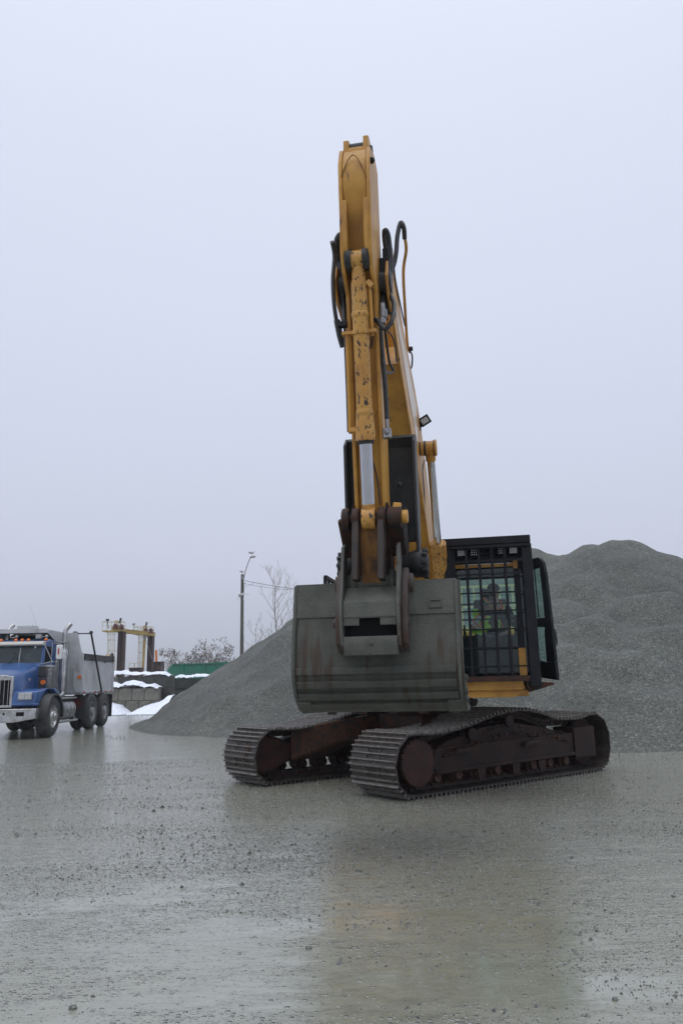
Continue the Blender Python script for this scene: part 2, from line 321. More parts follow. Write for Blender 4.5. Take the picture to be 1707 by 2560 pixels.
def gravel_mat(name, sc=26):
    m = bpy.data.materials.new(name); m.use_nodes = True; t = m.node_tree; n = t.nodes; L = t.links; b = n['Principled BSDF']
    co = n.new('ShaderNodeTexCoord'); v = n.new('ShaderNodeTexVoronoi'); v.inputs['Scale'].default_value = sc; L.new(co.outputs['Object'], v.inputs['Vector'])
    v2 = n.new('ShaderNodeTexVoronoi'); v2.inputs['Scale'].default_value = sc * 0.42; L.new(co.outputs['Object'], v2.inputs['Vector'])
    r = n.new('ShaderNodeValToRGB'); e = r.color_ramp.elements; e[0].color = (0.012, 0.013, 0.010, 1); e[1].color = (0.20, 0.205, 0.18, 1)
    q = e.new(0.35); q.color = (0.052, 0.055, 0.047, 1); q = e.new(0.8); q.color = (0.092, 0.096, 0.083, 1)
    s = n.new('ShaderNodeSeparateColor'); L.new(v.outputs['Color'], s.inputs[0]); s2 = n.new('ShaderNodeSeparateColor'); L.new(v2.outputs['Color'], s2.inputs[0])
    a = n.new('ShaderNodeMix'); a.inputs[0].default_value = 0.3; L.new(s.outputs[0], a.inputs[2]); L.new(s2.outputs[0], a.inputs[3]); L.new(a.outputs[0], r.inputs[0])
    nz = n.new('ShaderNodeTexNoise'); nz.inputs['Scale'].default_value = 0.35; nz.inputs['Detail'].default_value = 4; L.new(co.outputs['Object'], nz.inputs['Vector'])
    rr = n.new('ShaderNodeMapRange'); rr.inputs['From Min'].default_value = 0.3; rr.inputs['From Max'].default_value = 0.7; rr.inputs['To Min'].default_value = 0.85; rr.inputs['To Max'].default_value = 1.45; L.new(nz.outputs['Fac'], rr.inputs['Value'])
    vm = n.new('ShaderNodeVectorMath'); vm.operation = 'SCALE'; L.new(r.outputs[0], vm.inputs[0]); L.new(rr.outputs[0], vm.inputs['Scale']); L.new(vm.outputs[0], b.inputs['Base Color'])
    b.inputs['Roughness'].default_value = 0.6; b.inputs['Specular IOR Level'].default_value = 0.35
    bp = n.new('ShaderNodeBump'); bp.inputs['Strength'].default_value = 0.8; bp.inputs['Distance'].default_value = 0.014; bp.invert = True; L.new(v.outputs['Distance'], bp.inputs['Height'])
    b2 = n.new('ShaderNodeBump'); b2.inputs['Strength'].default_value = 0.6; b2.inputs['Distance'].default_value = 0.025; b2.invert = True; L.new(v2.outputs['Distance'], b2.inputs['Height']); L.new(bp.outputs[0], b2.inputs['Normal'])
    L.new(b2.outputs[0], b.inputs['Normal']); return m
M['gravel'] = gravel_mat('crushed gravel', 38)

# the heap: the upper envelope of dumped ridges, each with its crest line and the gravel's slope
RIDGES = []
def ridge(pts, k=0.64, r=0.5):
    RIDGES.append(([Vector(p) for p in pts], k, r))
ridge([WP(996, 1398, 30.5), WP(1110, 1376, 31), WP(1200, 1362, 31), WP(1330, 1374, 31), WP(1400, 1389, 30)], 0.66, 0.6)
ridge([WP(1400, 1392, 30), WP(1462, 1372, 29.5)], 0.78, 0.6)
ridge([WP(1490, 1357, 29.5), WP(1512, 1357, 29.3)], 0.78, 0.8)
ridge([WP(1540, 1346, 29), WP(1560, 1347, 29)], 0.78, 0.7)
ridge([WP(1640, 1376, 29.5), WP(1760, 1420, 30), WP(2000, 1480, 31)], 0.78, 0.8)
ridge([WP(1590, 1492, 23.0), WP(1640, 1488, 22.8), WP(1760, 1500, 23.2)], 1.05, 0.8)
ridge([WP(1405, 1545, 21.8), WP(1475, 1538, 21.6)], 1.05, 0.8)
ridge([WP(1330, 1496, 24.0), WP(1402, 1496, 24.2)], 1.05, 0.8)
ridge([WP(1500, 1636, 19.4), WP(1560, 1640, 19.2), WP(1625, 1665, 18.8)], 1.05, 0.8)
ridge([WP(1448, 1695, 18.4), WP(1500, 1708, 18.1), WP(1545, 1735, 17.7)], 1.05, 0.8)
ridge([WP(1575, 1722, 18.0)], 1.05, 0.8)
ridge([WP(1700, 1732, 17.5), WP(1820, 1715, 17.6)], 1.05, 0.8)
ridge([WP(1160, 1690, 19.0), WP(1260, 1700, 18.6)], 1.05, 0.8)
ridge([WP(1330, 1752, 17.8), WP(1400, 1765, 18.0)], 0.7, 0.4)
ridge([WP(1450, 1805, 17.2), WP(1600, 1815, 16.9), WP(1720, 1805, 16.9)], 0.6, 0.4)
ridge([WP(1450, 1440, 26.6), WP(1530, 1470, 25.4)], 0.9, 0.4)
ridge([WP(1380, 1590, 20.6), WP(1430, 1610, 20.0)], 0.9, 0.35)
ridge([WP(1640, 1570, 20.9), WP(1740, 1560, 21.2)], 0.95, 0.4)
def heap(x, y):
    best = -1e9; acc = []
    for pts, k, r in RIDGES:
        hh = -1e9
        if len(pts) == 1:
            p = pts[0]; d2 = (x - p.x) ** 2 + (y - p.y) ** 2; hh = p.z + k * r - k * math.sqrt(d2 + r * r)
        for a, b_ in zip(pts, pts[1:]):
            vx, vy = b_.x - a.x, b_.y - a.y; tt = max(0, min(1, ((x - a.x) * vx + (y - a.y) * vy) / (vx * vx + vy * vy)))
            d2 = (x - a.x - vx * tt) ** 2 + (y - a.y - vy * tt) ** 2
            hh = max(hh, a.z + (b_.z - a.z) * tt + k * r - k * math.sqrt(d2 + r * r))
        acc.append(hh)
    mxh = max(acc)
    if mxh < -1.5: return mxh
    s = sum(math.exp((h - mxh) / 0.09) for h in acc)
    return mxh + 0.09 * math.log(s)
def heap_z(x, y):
    nn = 0.22 * noise.noise(Vector((x * 0.33, y * 0.33, 2))) + 0.20 * noise.noise(Vector((x * 0.9, y * 0.9, 7))) + 0.07 * noise.noise(Vector((x * 2.7, y * 2.2, 1))) + 0.015 * noise.noise(Vector((x * 9, y * 9, 1)))
    z = heap(x, y) + nn * 0.9
    if z < 0.25: z = z - 0.0 if z > 0.25 else 0.25 - (0.25 - z) * 0.55      # a spread apron round the foot
    return z
hp = MB(); XS = []; x = -9.5
while x < 24: XS.append(x); x += 0.11 if x < 13.5 else 0.3
YS = []; y = 14.5
while y < 41: YS.append(y); y += 0.09 if y < 24 else (0.13 if y < 31.5 else 0.5)
for y in YS:
    for x in XS: hp.v.append(Vector((x, y, heap_z(x, y))))
nx = len(XS)
for j in range(len(YS) - 1):
    for i in range(nx - 1):
        q = (j * nx + i, j * nx + i + 1, (j + 1) * nx + i + 1, (j + 1) * nx + i)
        if max(hp.v[k].z for k in q) > -0.03: hp.f.append(q); hp.m.append(0)
o = hp.build('gravel_heap', M['gravel'], ang=180)
tag(o, 'huge heap of crushed grey gravel filling the yard behind the excavator', 'gravel heap')

# loose stones: far too many to count
M['stone'] = mat('wet stones', (0.035, 0.037, 0.032), (0.16, 0.163, 0.145), 30, 0.22, lo=0.4, hi=0.6)
st = MB(); rnd = random.Random(3)
OCT = [(1, 0, 0), (0, 1, 0), (-1, 0, 0), (0, -1, 0), (0, 0, 1)]; OF = [(0, 1, 4), (1, 2, 4), (2, 3, 4), (3, 0, 4)]
def stone(x, y, z, r, fl=0.7):
    a = rnd.random() * 6.28; c, s = math.cos(a), math.sin(a); vs = []
    for (p, q, h) in OCT:
        jx, jy = p * rnd.uniform(.7, 1.3) + rnd.uniform(-.25, .25), q * rnd.uniform(.6, 1.2) + rnd.uniform(-.25, .25)
        vs.append((x + r * (jx * c - jy * s), y + r * (jx * s + jy * c), z + r * h * fl * rnd.uniform(.45, 1.1) - (0 if h else r * 0.3)))
    b_ = len(st.v); st.v += vs; st.f += [tuple(i + b_ for i in f) for f in OF]; st.m += [0] * 4
n_ = 0
while n_ < 65000:
    d = 3.1 * (16 / 3.1) ** rnd.random() ** 0.75; ang = rnd.uniform(-0.50, 0.50); x = d * math.tan(ang); y = d
    q = noise.noise(Vector((x * 0.35 - y * 0.06, y * 1.9 + x * .25, 5))) * 0.6 + noise.noise(Vector((x * 0.35, y * 0.6, 9))) * 0.45 + noise.noise(Vector((x * 2.1, y * 4.5, 3))) * 0.35
    near = min(1, max(0, (y - 3.3) / 4.5))
    if q * 0.75 + 0.42 * near - 0.12 < rnd.random() * 0.75: continue
    r = 0.0029 * math.exp(abs(rnd.gauss(0, 0.62))) * (1 + 0.06 * y)
    if rnd.random() < 0.02: r *= 1.9
    stone(x, y, 0.0, r); n_ += 1
for i in range(5000):                                                    # spill round the foot of the heap
    x, y = rnd.uniform(-8, 11), rnd.uniform(14, 24); h = heap_z(x, y)
    if -0.6 < h < 0.02: stone(x, y, 0, rnd.uniform(0.01, 0.03))
st.build('loose_stones', M['stone'], ang=20)['kind'] = 'stuff'
bs = MB(); rs_ = random.Random(5)
LUMPS = [(1492, 2328, .022, 'pale wet stone lying alone in the slick slurry, right of the reflection'), (1537, 2500, .026, 'wet stone on the slick slurry near the bottom right corner'),
         (772, 2372, .03, 'dark muddy clod at the left edge of the machine reflection'), (182, 2522, .034, 'largest dark clod, low on the left of the pale slurry'), (232, 2492, .018, 'small dark stone in the pale slurry above the large clod'),
         (1682, 2242, .026, 'dark stone on the rippled wet ground by the right edge')]
for i, (px, py, r, lb) in enumerate(LUMPS):
    r_ = ray(px, py); t_ = -CAMH / r_.z; r *= .48; c = Vector((r_.x * t_, r_.y * t_, r * 0.3)); b_ = MB(); b_.sphere((0, 0, 0), r, 9, 7, (1.25, 0.9, 0.75))
    b_.v = [v_ * (1 + 0.28 * noise.noise(v_ / r * 1.3 + Vector((i * 5, 0, 0)))) for v_ in b_.v]
    o = b_.build('stone', M['stone'], ang=28); o.location = c; tag(o, lb, 'stone', 'larger stones lying on the wet yard')
# ------------------------------------------------------------------ the excavator (own frame: x to its left side, y to its rear)
EXC = thing('excavator', (CX, CY, 0), 'yellow tracked excavator with boom raised, bucket curled towards the camera and caged black cab', 'excavator', rz=-YAW)
# --- undercarriage, turned under the upper body
TANG = R(38.65) + YAW
TX = Matrix.Rotation(TANG, 4, 'Z')
PATH = [(-1.98, 0.0), (2.12, 0.0), (2.36, .10), (2.47, .35), (2.46, .62), (2.34, .82), (2.07, .925), (1.62, .872), (1.10, .895), (.80, .975), (.42, 1.045), (0, 1.05), (-.43, .99), (-.92, .885), (-1.40, .825), (-1.74, .825), (-1.98, .835), (-2.16, .735), (-2.28, .55), (-2.29, .30), (-2.18, .09)]
def closed_path(P, step=0.02):
    Q = []; n = len(P)
    for i in range(n):
        p0, p1, p2, p3 = [Vector(P[(i + k - 1) % n]) for k in range(4)]
        if i == 0: Q += [p1.lerp(p2, k / 80) for k in range(80)]; continue
        if i == n - 1: p3 = p2 + Vector((.1, 0))
        if i == 1: p0 = p1 - Vector((.1, 0))
        for k in range(16):
            t = k / 16
            Q.append(0.5 * ((2 * p1) + (p2 - p0) * t + (2 * p0 - 5 * p1 + 4 * p2 - p3) * t * t + (3 * p1 - p0 - 3 * p2 + p3) * t ** 3))
    return Q
CP = closed_path(PATH); cum = [0]
for i in range(len(CP)): cum.append(cum[-1] + (CP[(i + 1) % len(CP)] - CP[i]).length)
TOTAL = cum[-1]
def on_path(d):
    d %= TOTAL; lo_ = 0; hi_ = len(CP)
    while hi_ - lo_ > 1:
        mid = (lo_ + hi_) // 2
        if cum[mid] <= d: lo_ = mid
        else: hi_ = mid
    a, b_ = CP[lo_], CP[(lo_ + 1) % len(CP)]; return a.lerp(b_, (d - cum[lo_]) / max(1e-6, cum[lo_ + 1] - cum[lo_]))
NSH = 43; SW = .45; PIT = TOTAL / NSH
sm = MB()                                                     # one track shoe: plate, three grousers, bolt holes, link lugs
GH = 0.036
sm.bb(-PIT * .47, PIT * .49, -SW, SW, -GH - .018, -GH)
sm.cm = 2
for (gx, gh) in ((-PIT * .42, GH), (-PIT * .08, GH * .9), (PIT * .26, GH * .95)):
    sm.prism([(gx - .014, -GH - .001), (gx + .014, -GH - .001), (gx + .008, gh - GH), (gx - .008, gh - GH)], -SW + .003, SW - .003, 'y')
sm.cm = 0
for (bx, by) in ((-.065, -.13), (-.065, .13), (.02, -.13), (.02, .13)): sm.cyl((bx, by, -GH), (bx, by, -GH + .014), .016, n=6)
for sy in (-.09, .09): sm.bb(-PIT * .5, PIT * .5, sy - .022, sy + .022, -GH - .115, -GH - .018)
sm.cyl((-PIT * .45, -.13, -GH - .07), (-PIT * .45, .13, -GH - .07), .028, n=8)
sm.cm = 1
for sy in (-.075, .045): sm.bb(-.045, -.01, sy - .02, sy + .02, -GH + .0005, -GH + .0025)
def make_track(side, w0, ds, label):
    base = MB(TX)                                             # the link chain under the shoes
    for sy in (-.09, .09):
        pts = []
        for i in range(0, 160):
            p = on_path(TOTAL * i / 160); q = on_path(TOTAL * i / 160 + .02); d = (q - p).normalized(); n_ = Vector((d.y, -d.x)); p = p - n_ * .105
            pts.append((p.x + ds, w0 + sy, p.y))
        base.tube(pts + [pts[0]], .035, 4, 1, False)
    tr = base.build('crawler_track', M['rust'], EXC, label=label)
    for i in range(NSH):
        d0 = i * PIT + .03; p = on_path(d0); a, b_ = on_path(d0 - PIT * .42), on_path(d0 + PIT * .42); d = (b_ - a).normalized(); n_ = Vector((d.y, -d.x))
        mid = (a + b_) / 2; dn = (p - mid).dot(n_); c = mid + n_ * (dn * .5)
        if i == 0 and side == 0:
            o = sm.build('track_shoe', [M['shoe'], M['interior'], M['shoe_edge']], tr, bevel=.003, seg=1); make_track.me = o
        else: o = make_track.me.copy(); col.objects.link(o); o.parent = tr
        X = Vector((d.x, 0, d.y)); Z = Vector((n_.x, 0, n_.y)); Y = Z.cross(X)
        Mx = Matrix((X, Y, Z)).transposed().to_4x4(); Mx.translation = Vector((c.x + ds, w0, c.y))
        o.matrix_local = TX @ Mx
    # frame between the wheels
    out = -1 if w0 < 0 else 1
    f = MB(TX); w0 = w0 + out * .20
    f.prism([(-1.50 + ds, .27), (-1.50 + ds, .56), (-1.42 + ds, .60), (1.55 + ds, .62), (1.55 + ds, .30)], w0 - .17, w0 + .17, 'y')
    f.prism([(-1.4 + ds, .58), (-1.2 + ds, .66), (-.5 + ds, .80), (.2 + ds, .84), (1.0 + ds, .72), (1.45 + ds, .60)], w0 - .12, w0 + .12, 'y')
    f.bb(1.56 + ds, 2.1 + ds, w0 - .2, w0 + .2, .24, .70)
    f.prism([(-1.51 + ds, .31), (-1.51 + ds, .262), (1.55 + ds, .288), (1.55 + ds, .335)], w0 + out * .172, w0 + out * .205, 'y')
    for sx in (-1.0, .45):                                    # steps bolted to the frame side
        f.prism([(sx + ds - .2, .50), (sx + ds + .2, .52), (sx + ds + .15, .58), (sx + ds - .15, .565)], w0 + out * .172, w0 + out * .28, 'y')
    fr = f.build('track_frame', M['frame'], EXC, bevel=.012)
    mu = MB(TX); rq = random.Random(11 + side)                # grit and mud caked on top of the frame
    for k in range(420):
        sx = rq.uniform(-1.35, 1.4); zt = (.60 + .24 * max(0, 1 - abs(sx - .1) / 1.5)); wy = rq.uniform(-.16, .20) * out; rr_ = rq.uniform(.012, .035)
        mu.sphere((sx + ds, w0 + wy, zt - (.10 if wy * out > .13 else 0) + rq.uniform(-.04, .01)), rr_, 5, 4, (1.2, 1, .7))
    mu.build('caked_grit', M['rust'], fr, ang=20)['kind'] = 'stuff'
    rm = MB(TX); rm.lathe((-2.02 * 0, 0, 0), (0, 1, 0), [(-.16, 0), (-.18, .05), (-.17, .065), (-.11, .07), (-.105, .10), (-.06, .10), (-.055, .08), (.055, .08), (.06, .10), (.105, .10), (.11, .07), (.17, .065), (.18, .05), (.16, 0)], 16)
    for k in range(8):
        sx = -1.45 + k * .40; ro = rm.build('bottom_roller', M['rust'], fr) if k == 0 else ro.copy()
        if k: col.objects.link(ro); ro.parent = fr
        ro.location = TX @ Vector((sx + ds, w0, .215))
    ko = MB(TX)
    for sx in (-.75, .05): ko.lathe((sx + ds, w0 + out * .02, .87 if sx > -.5 else .73), (0, out, 0), [(-.1, .065), (.12, .065), (.13, .085), (.17, .085), (.175, 0)], 14)
    ko.build_each('carrier_roller', M['frame'], fr)
    gg = MB(TX)
    for sx in (-.62, .12, .72): gg.prism([(sx + ds - .09, .27), (sx + ds + .09, .275), (sx + ds + .06, .12), (sx + ds - .06, .12)], w0 + out * .175, w0 + out * .20, 'y')
    gg.build_each('roller_guard', M['frame'], fr, bevel=.006)
    spk = MB(TX); c = (-1.83 + ds, w0, .435)
    spk.lathe(c, (0, 1, 0), [(-.05, .1), (-.05, .33), (.05, .33), (.05, .1)], 30)
    for k in range(21):
        a = 2 * math.pi * k / 21; spk.beam((c[0] + .31 * math.cos(a), c[1], c[2] + .31 * math.sin(a)), (c[0] + .375 * math.cos(a), c[1], c[2] + .375 * math.sin(a)), .05, .045, (0, 1, 0))
    so = spk.build('drive_sprocket', M['frame'], tr)
    dr = MB(TX); dr.lathe(c, (0, out, 0), [(.05, .305), (.16, .305), (.20, .30), (.215, .285), (.22, .05), (.22, 0)], 40)
    for k in range(24):
        a = 2 * math.pi * k / 24; dr.cyl((c[0] + .288 * math.cos(a), c[1] + out * .2, c[2] + .288 * math.sin(a)), (c[0] + .288 * math.cos(a), c[1] + out * .228, c[2] + .288 * math.sin(a)), .016, n=6)
    dr.build('final_drive', M['frame_red'], so, bevel=.004, seg=1)
    iw = MB(TX); iw.lathe((1.96 + ds, w0, .46), (0, 1, 0), [(-.07, .05), (-.07, .26), (-.06, .34), (-.035, .36), (.035, .36), (.06, .34), (.07, .26), (.07, .05)], 32)
    iw.build('idler_wheel', M['frame'], tr)
    return fr
make_track(0, -1.10, 0, 'near track with grousers caked in wet grit')
FS = -.50
make_track(1, 1.38, FS, None)
cf = MB(TX)                                                   # carbody: hub and the legs reaching to the tracks
def leg_(w0, w1, s0, s1, ds, ha, hb):
    # arched leg from hub (narrow, thick) to the track frame
    vs = []
    for (w_, s_, z0, z1, wd) in ((w0, s0, .50, .98, .26), ((w0 + w1) / 2, (s0 + s1) / 2, .56, .90, .22), (w1, s1, .30, .78, .30)):
        vs += [(s_ - wd, w_, z0), (s_ + wd, w_, z0), (s_ + wd, w_, z1), (s_ - wd, w_, z1)]
    fs = [(0, 1, 2, 3), (8, 11, 10, 9)]
    for k in (0, 4):
        for i in range(4): fs.append((k + i, k + 4 + i, k + 4 + (i + 1) % 4, k + (i + 1) % 4))
    cf.add(vs, fs)
leg_(.45, 1.08, -.45, -1.35 + FS * .8, 0, 0, 0); leg_(.45, 1.08, .45, 1.05 + FS, 0, 0, 0)
leg_(-.45, -1.08, -.45, -1.15, 0, 0, 0); leg_(-.45, -1.08, .45, 1.15, 0, 0, 0)
cf.box((0, 0, .74), (1.5, 1.1, .46)); cf.cyl((0, 0, .9), (0, 0, 1.06), .62, n=40)
cf.build('carbody', M['rust'], EXC, bevel=.03)
sw = MB(); sw.lathe((0, 0, 1.06), (0, 0, 1), [(0, .5), (0, .68), (.05, .70), (.10, .70), (.10, .62), (.16, .62)], 44)
sw.build('slew_ring', M['rust'], EXC)
# inner side of the far track's drive end: the teardrop cover seen past the near track
td = MB(TX); tp = []
for k in range(24):
    a = 2 * math.pi * k / 24; rx = .30; tp.append((-1.98 + FS + rx * math.cos(a) * (1.0 if math.cos(a) < 0 else 1.9), .44 + .29 * math.sin(a) * (1 if math.cos(a) < 0 else (1 - .35 * math.cos(a)))))
td.prism(tp, 1.10, 1.24, 'y'); td.build('drive_cover', M['frame_red'], EXC, bevel=.04, seg=3)

# --- upper body
up = MB()
up.prism([(-1.50, -1.65), (-1.5, 2.3), (1.46, 2.3), (1.46, -1.0), (.36, -1.0), (.36, -1.75), (-.36, -1.75), (-.36, -1.65)], 1.22, 1.42, 'z')
up.build('deck', M['yellow'], EXC, bevel=.015)
hd = MB(); hd.bb(-1.48, -.46, -1.45, .3, 1.424, 2.12); hd.bb(-1.48, 1.44, .42, 2.2, 1.424, 2.28)
hd.build('engine_hood', M['yellow'], EXC, bevel=.05)
cw = MB(); cw.prism([(-1.5, 2.32), (-1.5, 2.6), (-1.1, 3.05), (-.5, 3.2), (.5, 3.2), (1.1, 3.05), (1.46, 2.6), (1.46, 2.32)], 1.25, 2.25, 'z')
cw.build('counterweight', M['dark_slate'], EXC, bevel=.06)
bk = MB()                                                     # boom foot bracket
for s in (-.36, .30): bk.prism([(-1.7, 1.424), (.35, 1.424), (.1, 2.25), (-.25, 2.3), (-1.2, 1.8)], s, s + .06, 'x')
bk.build('boom_bracket', M['yellow'], EXC, bevel=.01)
# guard rail on the right-hand hood
rl = MB(); rr = .022
c0, c1 = at(810, 1436, -1.35), at(858, 1464, .2)
ux = -1.45
rail = [(ux, -1.35, 2.14), (ux, -1.35, 3.04), (ux, .25, 3.04), (ux, .25, 2.14)]
for a, b_ in zip(rail, rail[1:]): rl.beam(a, b_, .05, .05)
rl.beam((ux, -1.35, 2.72), (ux, .25, 2.72), .035, .035)
for k in range(1, 6): rl.beam((ux, -1.35 + k * .27, 2.14), (ux, -1.35 + k * .27, 3.04), .04, .04)
rl.tube([(ux + .04, -1.30, 3.0), (ux + .05, -1.24, 2.6), (ux + .04, -1.30, 2.2)], .012, 6)
rl.beam((-.5, -1.35, 2.14), (-.5, -1.35, 2.9), .04, .04); rl.beam((ux, -1.35, 2.3), (-.5, -1.35, 2.3), .04, .04)
rl.build('guard_rail', M['dark'], EXC)
hr = MB(); hr.bb(.40, 1.44, .9, .94, 2.284, 2.36)
for k in range(5): hr.beam((.5 + k * .22, .9, 2.28), (.5 + k * .22, .9, 3.05), .035, .035)
hr.beam((.4, .9, 3.05), (1.44, .9, 3.05), .04, .04); hr.beam((.4, .9, 2.7), (1.44, .9, 2.7), .035, .035)
hr.build('rear_railing', M['gantry_white'], EXC)

# --- cab
C0, C1, F0, B0, ZB, ZT = .46, 1.50, -2.32, -.72, 1.45, 3.22      # u range, front, back, floor, roof
pl = MB()                                                        # yellow platform the cab stands on, step at its outer end
pl.bb(.42, 1.34, -2.42, -.6, 1.33, 1.445); pl.prism([(.42, 1.33), (.42, 1.24), (1.22, 1.24), (1.40, 1.33)], -2.36, -.6, 'y')
pl.build('cab_platform', M['yellow'], EXC, bevel=.008)
stp = MB(); stp.prism([(1.36, 1.44), (1.72, 1.415), (1.72, 1.39), (1.405, 1.30)], -2.40, -1.6, 'y'); stp.build('cab_step', M['rust'], EXC, bevel=.006)
cab = MB(); T = .07
for (a, b_) in ((C0, C0 + T), (C1 - T, C1)):
    cab.bb(a - (0 if a < 1 else .0), b_ + (.03 if a < 1 else 0), F0, F0 + .09, ZB, 3.1); cab.bb(a, b_, B0 - .12, B0, ZB, 3.1)
    cab.bb(a, b_, F0 + .09, B0 - .12, ZB, ZB + .10); cab.bb(a, b_, F0 + .09, B0 - .12, 3.0, 3.1)
cab.bb(C0, C1, F0, B0, 3.102, 3.16); cab.bb(C0 + T + .002, C1 - T - .002, B0 - .05, B0, ZB, 2.12); cab.bb(C0 + T + .002, C1 - T - .002, B0 - .05, B0, 2.97, 3.1); cab.bb(1.315, 1.395, F0 - .03, F0 - .002, ZB, 3.05)
cab.bb(C0 + T + .002, C1 - T - .002, F0 + .02, F0 + .07, 2.92, 3.1); cab.bb(C0 + .002, C1 - .002, F0 + .002, B0 - .002, ZB - .016, ZB + .03)
cab.bb(C0, C0 + .05, F0 + .092, B0 - .122, 1.552, 2.15)
for k in (0, 1):                                                 # rounded upper window corners
    cx_ = (C0 + T, C1 - T)[k]; sg = (1, -1)[k]
    cab.prism([(cx_, 2.921), (cx_ + sg * .09, 2.921), (cx_ + sg * .03, 2.90), (cx_ + sg * .004, 2.85), (cx_, 2.82)], F0 + .021, F0 + .069, 'y')
CABO = cab.build('cab', M['dark'], EXC, bevel=.01)
cb = MB(); cb.bb(C0 + T + .01, C1 - T - .1, F0 - .012, F0 - .001, 2.935, 2.985); cb.bb(C0 + .02, C1 - .1, F0 - .03, F0 - .001, ZB + .01, ZB + .06); cb.bb(1.307, 1.398, F0 - .045, F0 - .032, ZB + .062, 1.86); cb.bb(1.315, 1.37, F0 - .045, F0 - .032, 2.90, 3.02)
cb.build_each('yellow_cab_trim', M['yellow'], CABO)
for (nm, x0, x1, y, z0, z1, g_) in (('windscreen', C0 + T, C1 - T, F0 + .045, ZB + .1, 2.92, 'teal_glass'), ('rear_window', C0 + T, C1 - T, B0 - .03, 2.12, 2.97, 'teal_glass')):
    q = MB(); q.bb(x0, x1, y - .004, y + .004, z0, z1); q.build(nm, M[g_], CABO)
q = MB(); q.bb(C0 + .02, C0 + .03, F0 + .1, B0 - .13, 2.15, 3.0); q.build('side_window', M['teal_glass'], CABO)
ins = MB()                                                       # seat, consoles, dash
ins.bb(.72, 1.24, -1.62, -1.15, 1.82, 1.95); ins.prism([(-1.18, 1.95), (-1.04, 1.95), (-.92, 2.62), (-1.02, 2.64)], .74, 1.22, 'x'); ins.bb(.86, 1.1, -.98, -.9, 2.62, 2.80)
ins.bb(.70, 1.28, -1.55, -1.15, 1.46, 1.81)
ins.build('operator_seat', M['seat'], CABO, bevel=.03)
cs = MB()
for s in (.56, 1.26): cs.bb(s, s + .12, -1.95, -1.1, 1.85, 2.02); cs.cyl((s + .06, -1.9, 2.02), (s + .06, -1.96, 2.2), .018, n=8)
cs.bb(C0 + .09, C1 - .12, F0 + .10, F0 + .16, ZB + .08, 2.02); cs.bb(1.28, 1.38, -2.18, -2.1, 1.9, 2.3)
cs.tube([(.80, F0 + .09, 2.92), (.86, F0 + .10, 2.85), (.98, F0 + .10, 2.84), (1.04, F0 + .09, 2.92)], .008, 6)
cs.build('console', M['interior'], CABO, bevel=.01)
# falling object guard in front: frame, roof visor, mesh bars, four work lights
fg = MB(); G0, G1, GY = .42, 1.56, -2.52
fg.bb(G0, G0 + .10, GY, GY + .07, 1.40, 3.16); fg.bb(G1 - .13, G1, GY, GY + .07, 1.37, 3.16)
fg.bb(G0 - .02, G1 - .01, GY - .03, B0 + .05, 3.21, 3.31); fg.bb(G0 + .10, G1 - .13, GY, GY + .06, 1.44, 1.51)
fg.bb(G1 - .13, G1 - .03, GY + .07, F0 + .3, 1.37, 1.46); fg.bb(G0 - .01, G1 - .02, GY - .02, GY + .02, 3.162, 3.208); fg.bb(G0, G1, GY + .03, GY + .07, 3.162, 3.208)
FGO = fg.build('cab_guard', M['dark'], EXC, bevel=.008)
sl = MB(); sl.bb(G0 + .11, G1 - .14, GY + .002, GY + .03, 1.443, 1.507); sl.v = [v_ + Vector((0, -.006, 0)) for v_ in sl.v]; sl.build('guard_sill', M['rust'], FGO)
ms = MB()
for x in (.545, .71, .877, 1.043, 1.21): ms.bb(x - .017, x + .017, GY + .012, GY + .034, 1.45, 3.16)
for z in (1.63, 1.866, 2.103, 2.34, 2.578, 2.823): ms.bb(G0 + .10, G1 - .13, GY + .038, GY + .056, z - .010, z + .010)
for z in (2.255, 2.46): ms.bb(C0 + .1, C1 - .12, F0 + .11, F0 + .125, z - .012, z + .012)
ms.bb(G0 + .1, G1 - .13, GY + .01, GY + .04, 2.985, 3.01)
ms.build('mesh_bars', M['dark'], FGO)
lw = MB(); lw.bb(G0 + .24, G1 - .28, GY + .05, GY + .056, 2.955, 2.965); lw.build('light_strip', M['silver_tape'], FGO)
for k, (px, py) in enumerate(((1152, 1381), (1184, 1381), (1253, 1377), (1282, 1374))):
    c = at(px, py, GY + .05); lb = MB(); lb.bb(c.x - .055, c.x + .055, c.y - .0, c.y + .09, c.z - .055, c.z + .055)
    lo_ = lb.build('work_light', M['dark'], FGO, bevel=.008)
    ln = MB(); ln.bb(c.x - .045, c.x + .045, c.y - .006, c.y - .001, c.z - .045, c.z + .045)
    if k in (1, 2):
        ln = MB(); ln.cm = 1; ln.bb(c.x - .045, c.x + .045, c.y - .004, c.y - .001, c.z - .045, c.z + .045); ln.cm = 0
        for j in range(9): ln.sphere((c.x - .03 + .03 * (j % 3), c.y - .006, c.z - .03 + .03 * (j // 3)), .009, 8, 5)
    else:
        ln.cm = 1
        for j in (-1, 0, 1): ln.bb(c.x - .046, c.x + .046, c.y - .009, c.y - .006, c.z + j * .024 - .002, c.z + j * .024 + .002); ln.bb(c.x + j * .024 - .002, c.x + j * .024 + .002, c.y - .0095, c.y - .0065, c.z - .046, c.z + .046)
    ln.build('lens', [M['lens'], M['dark']], lo_)
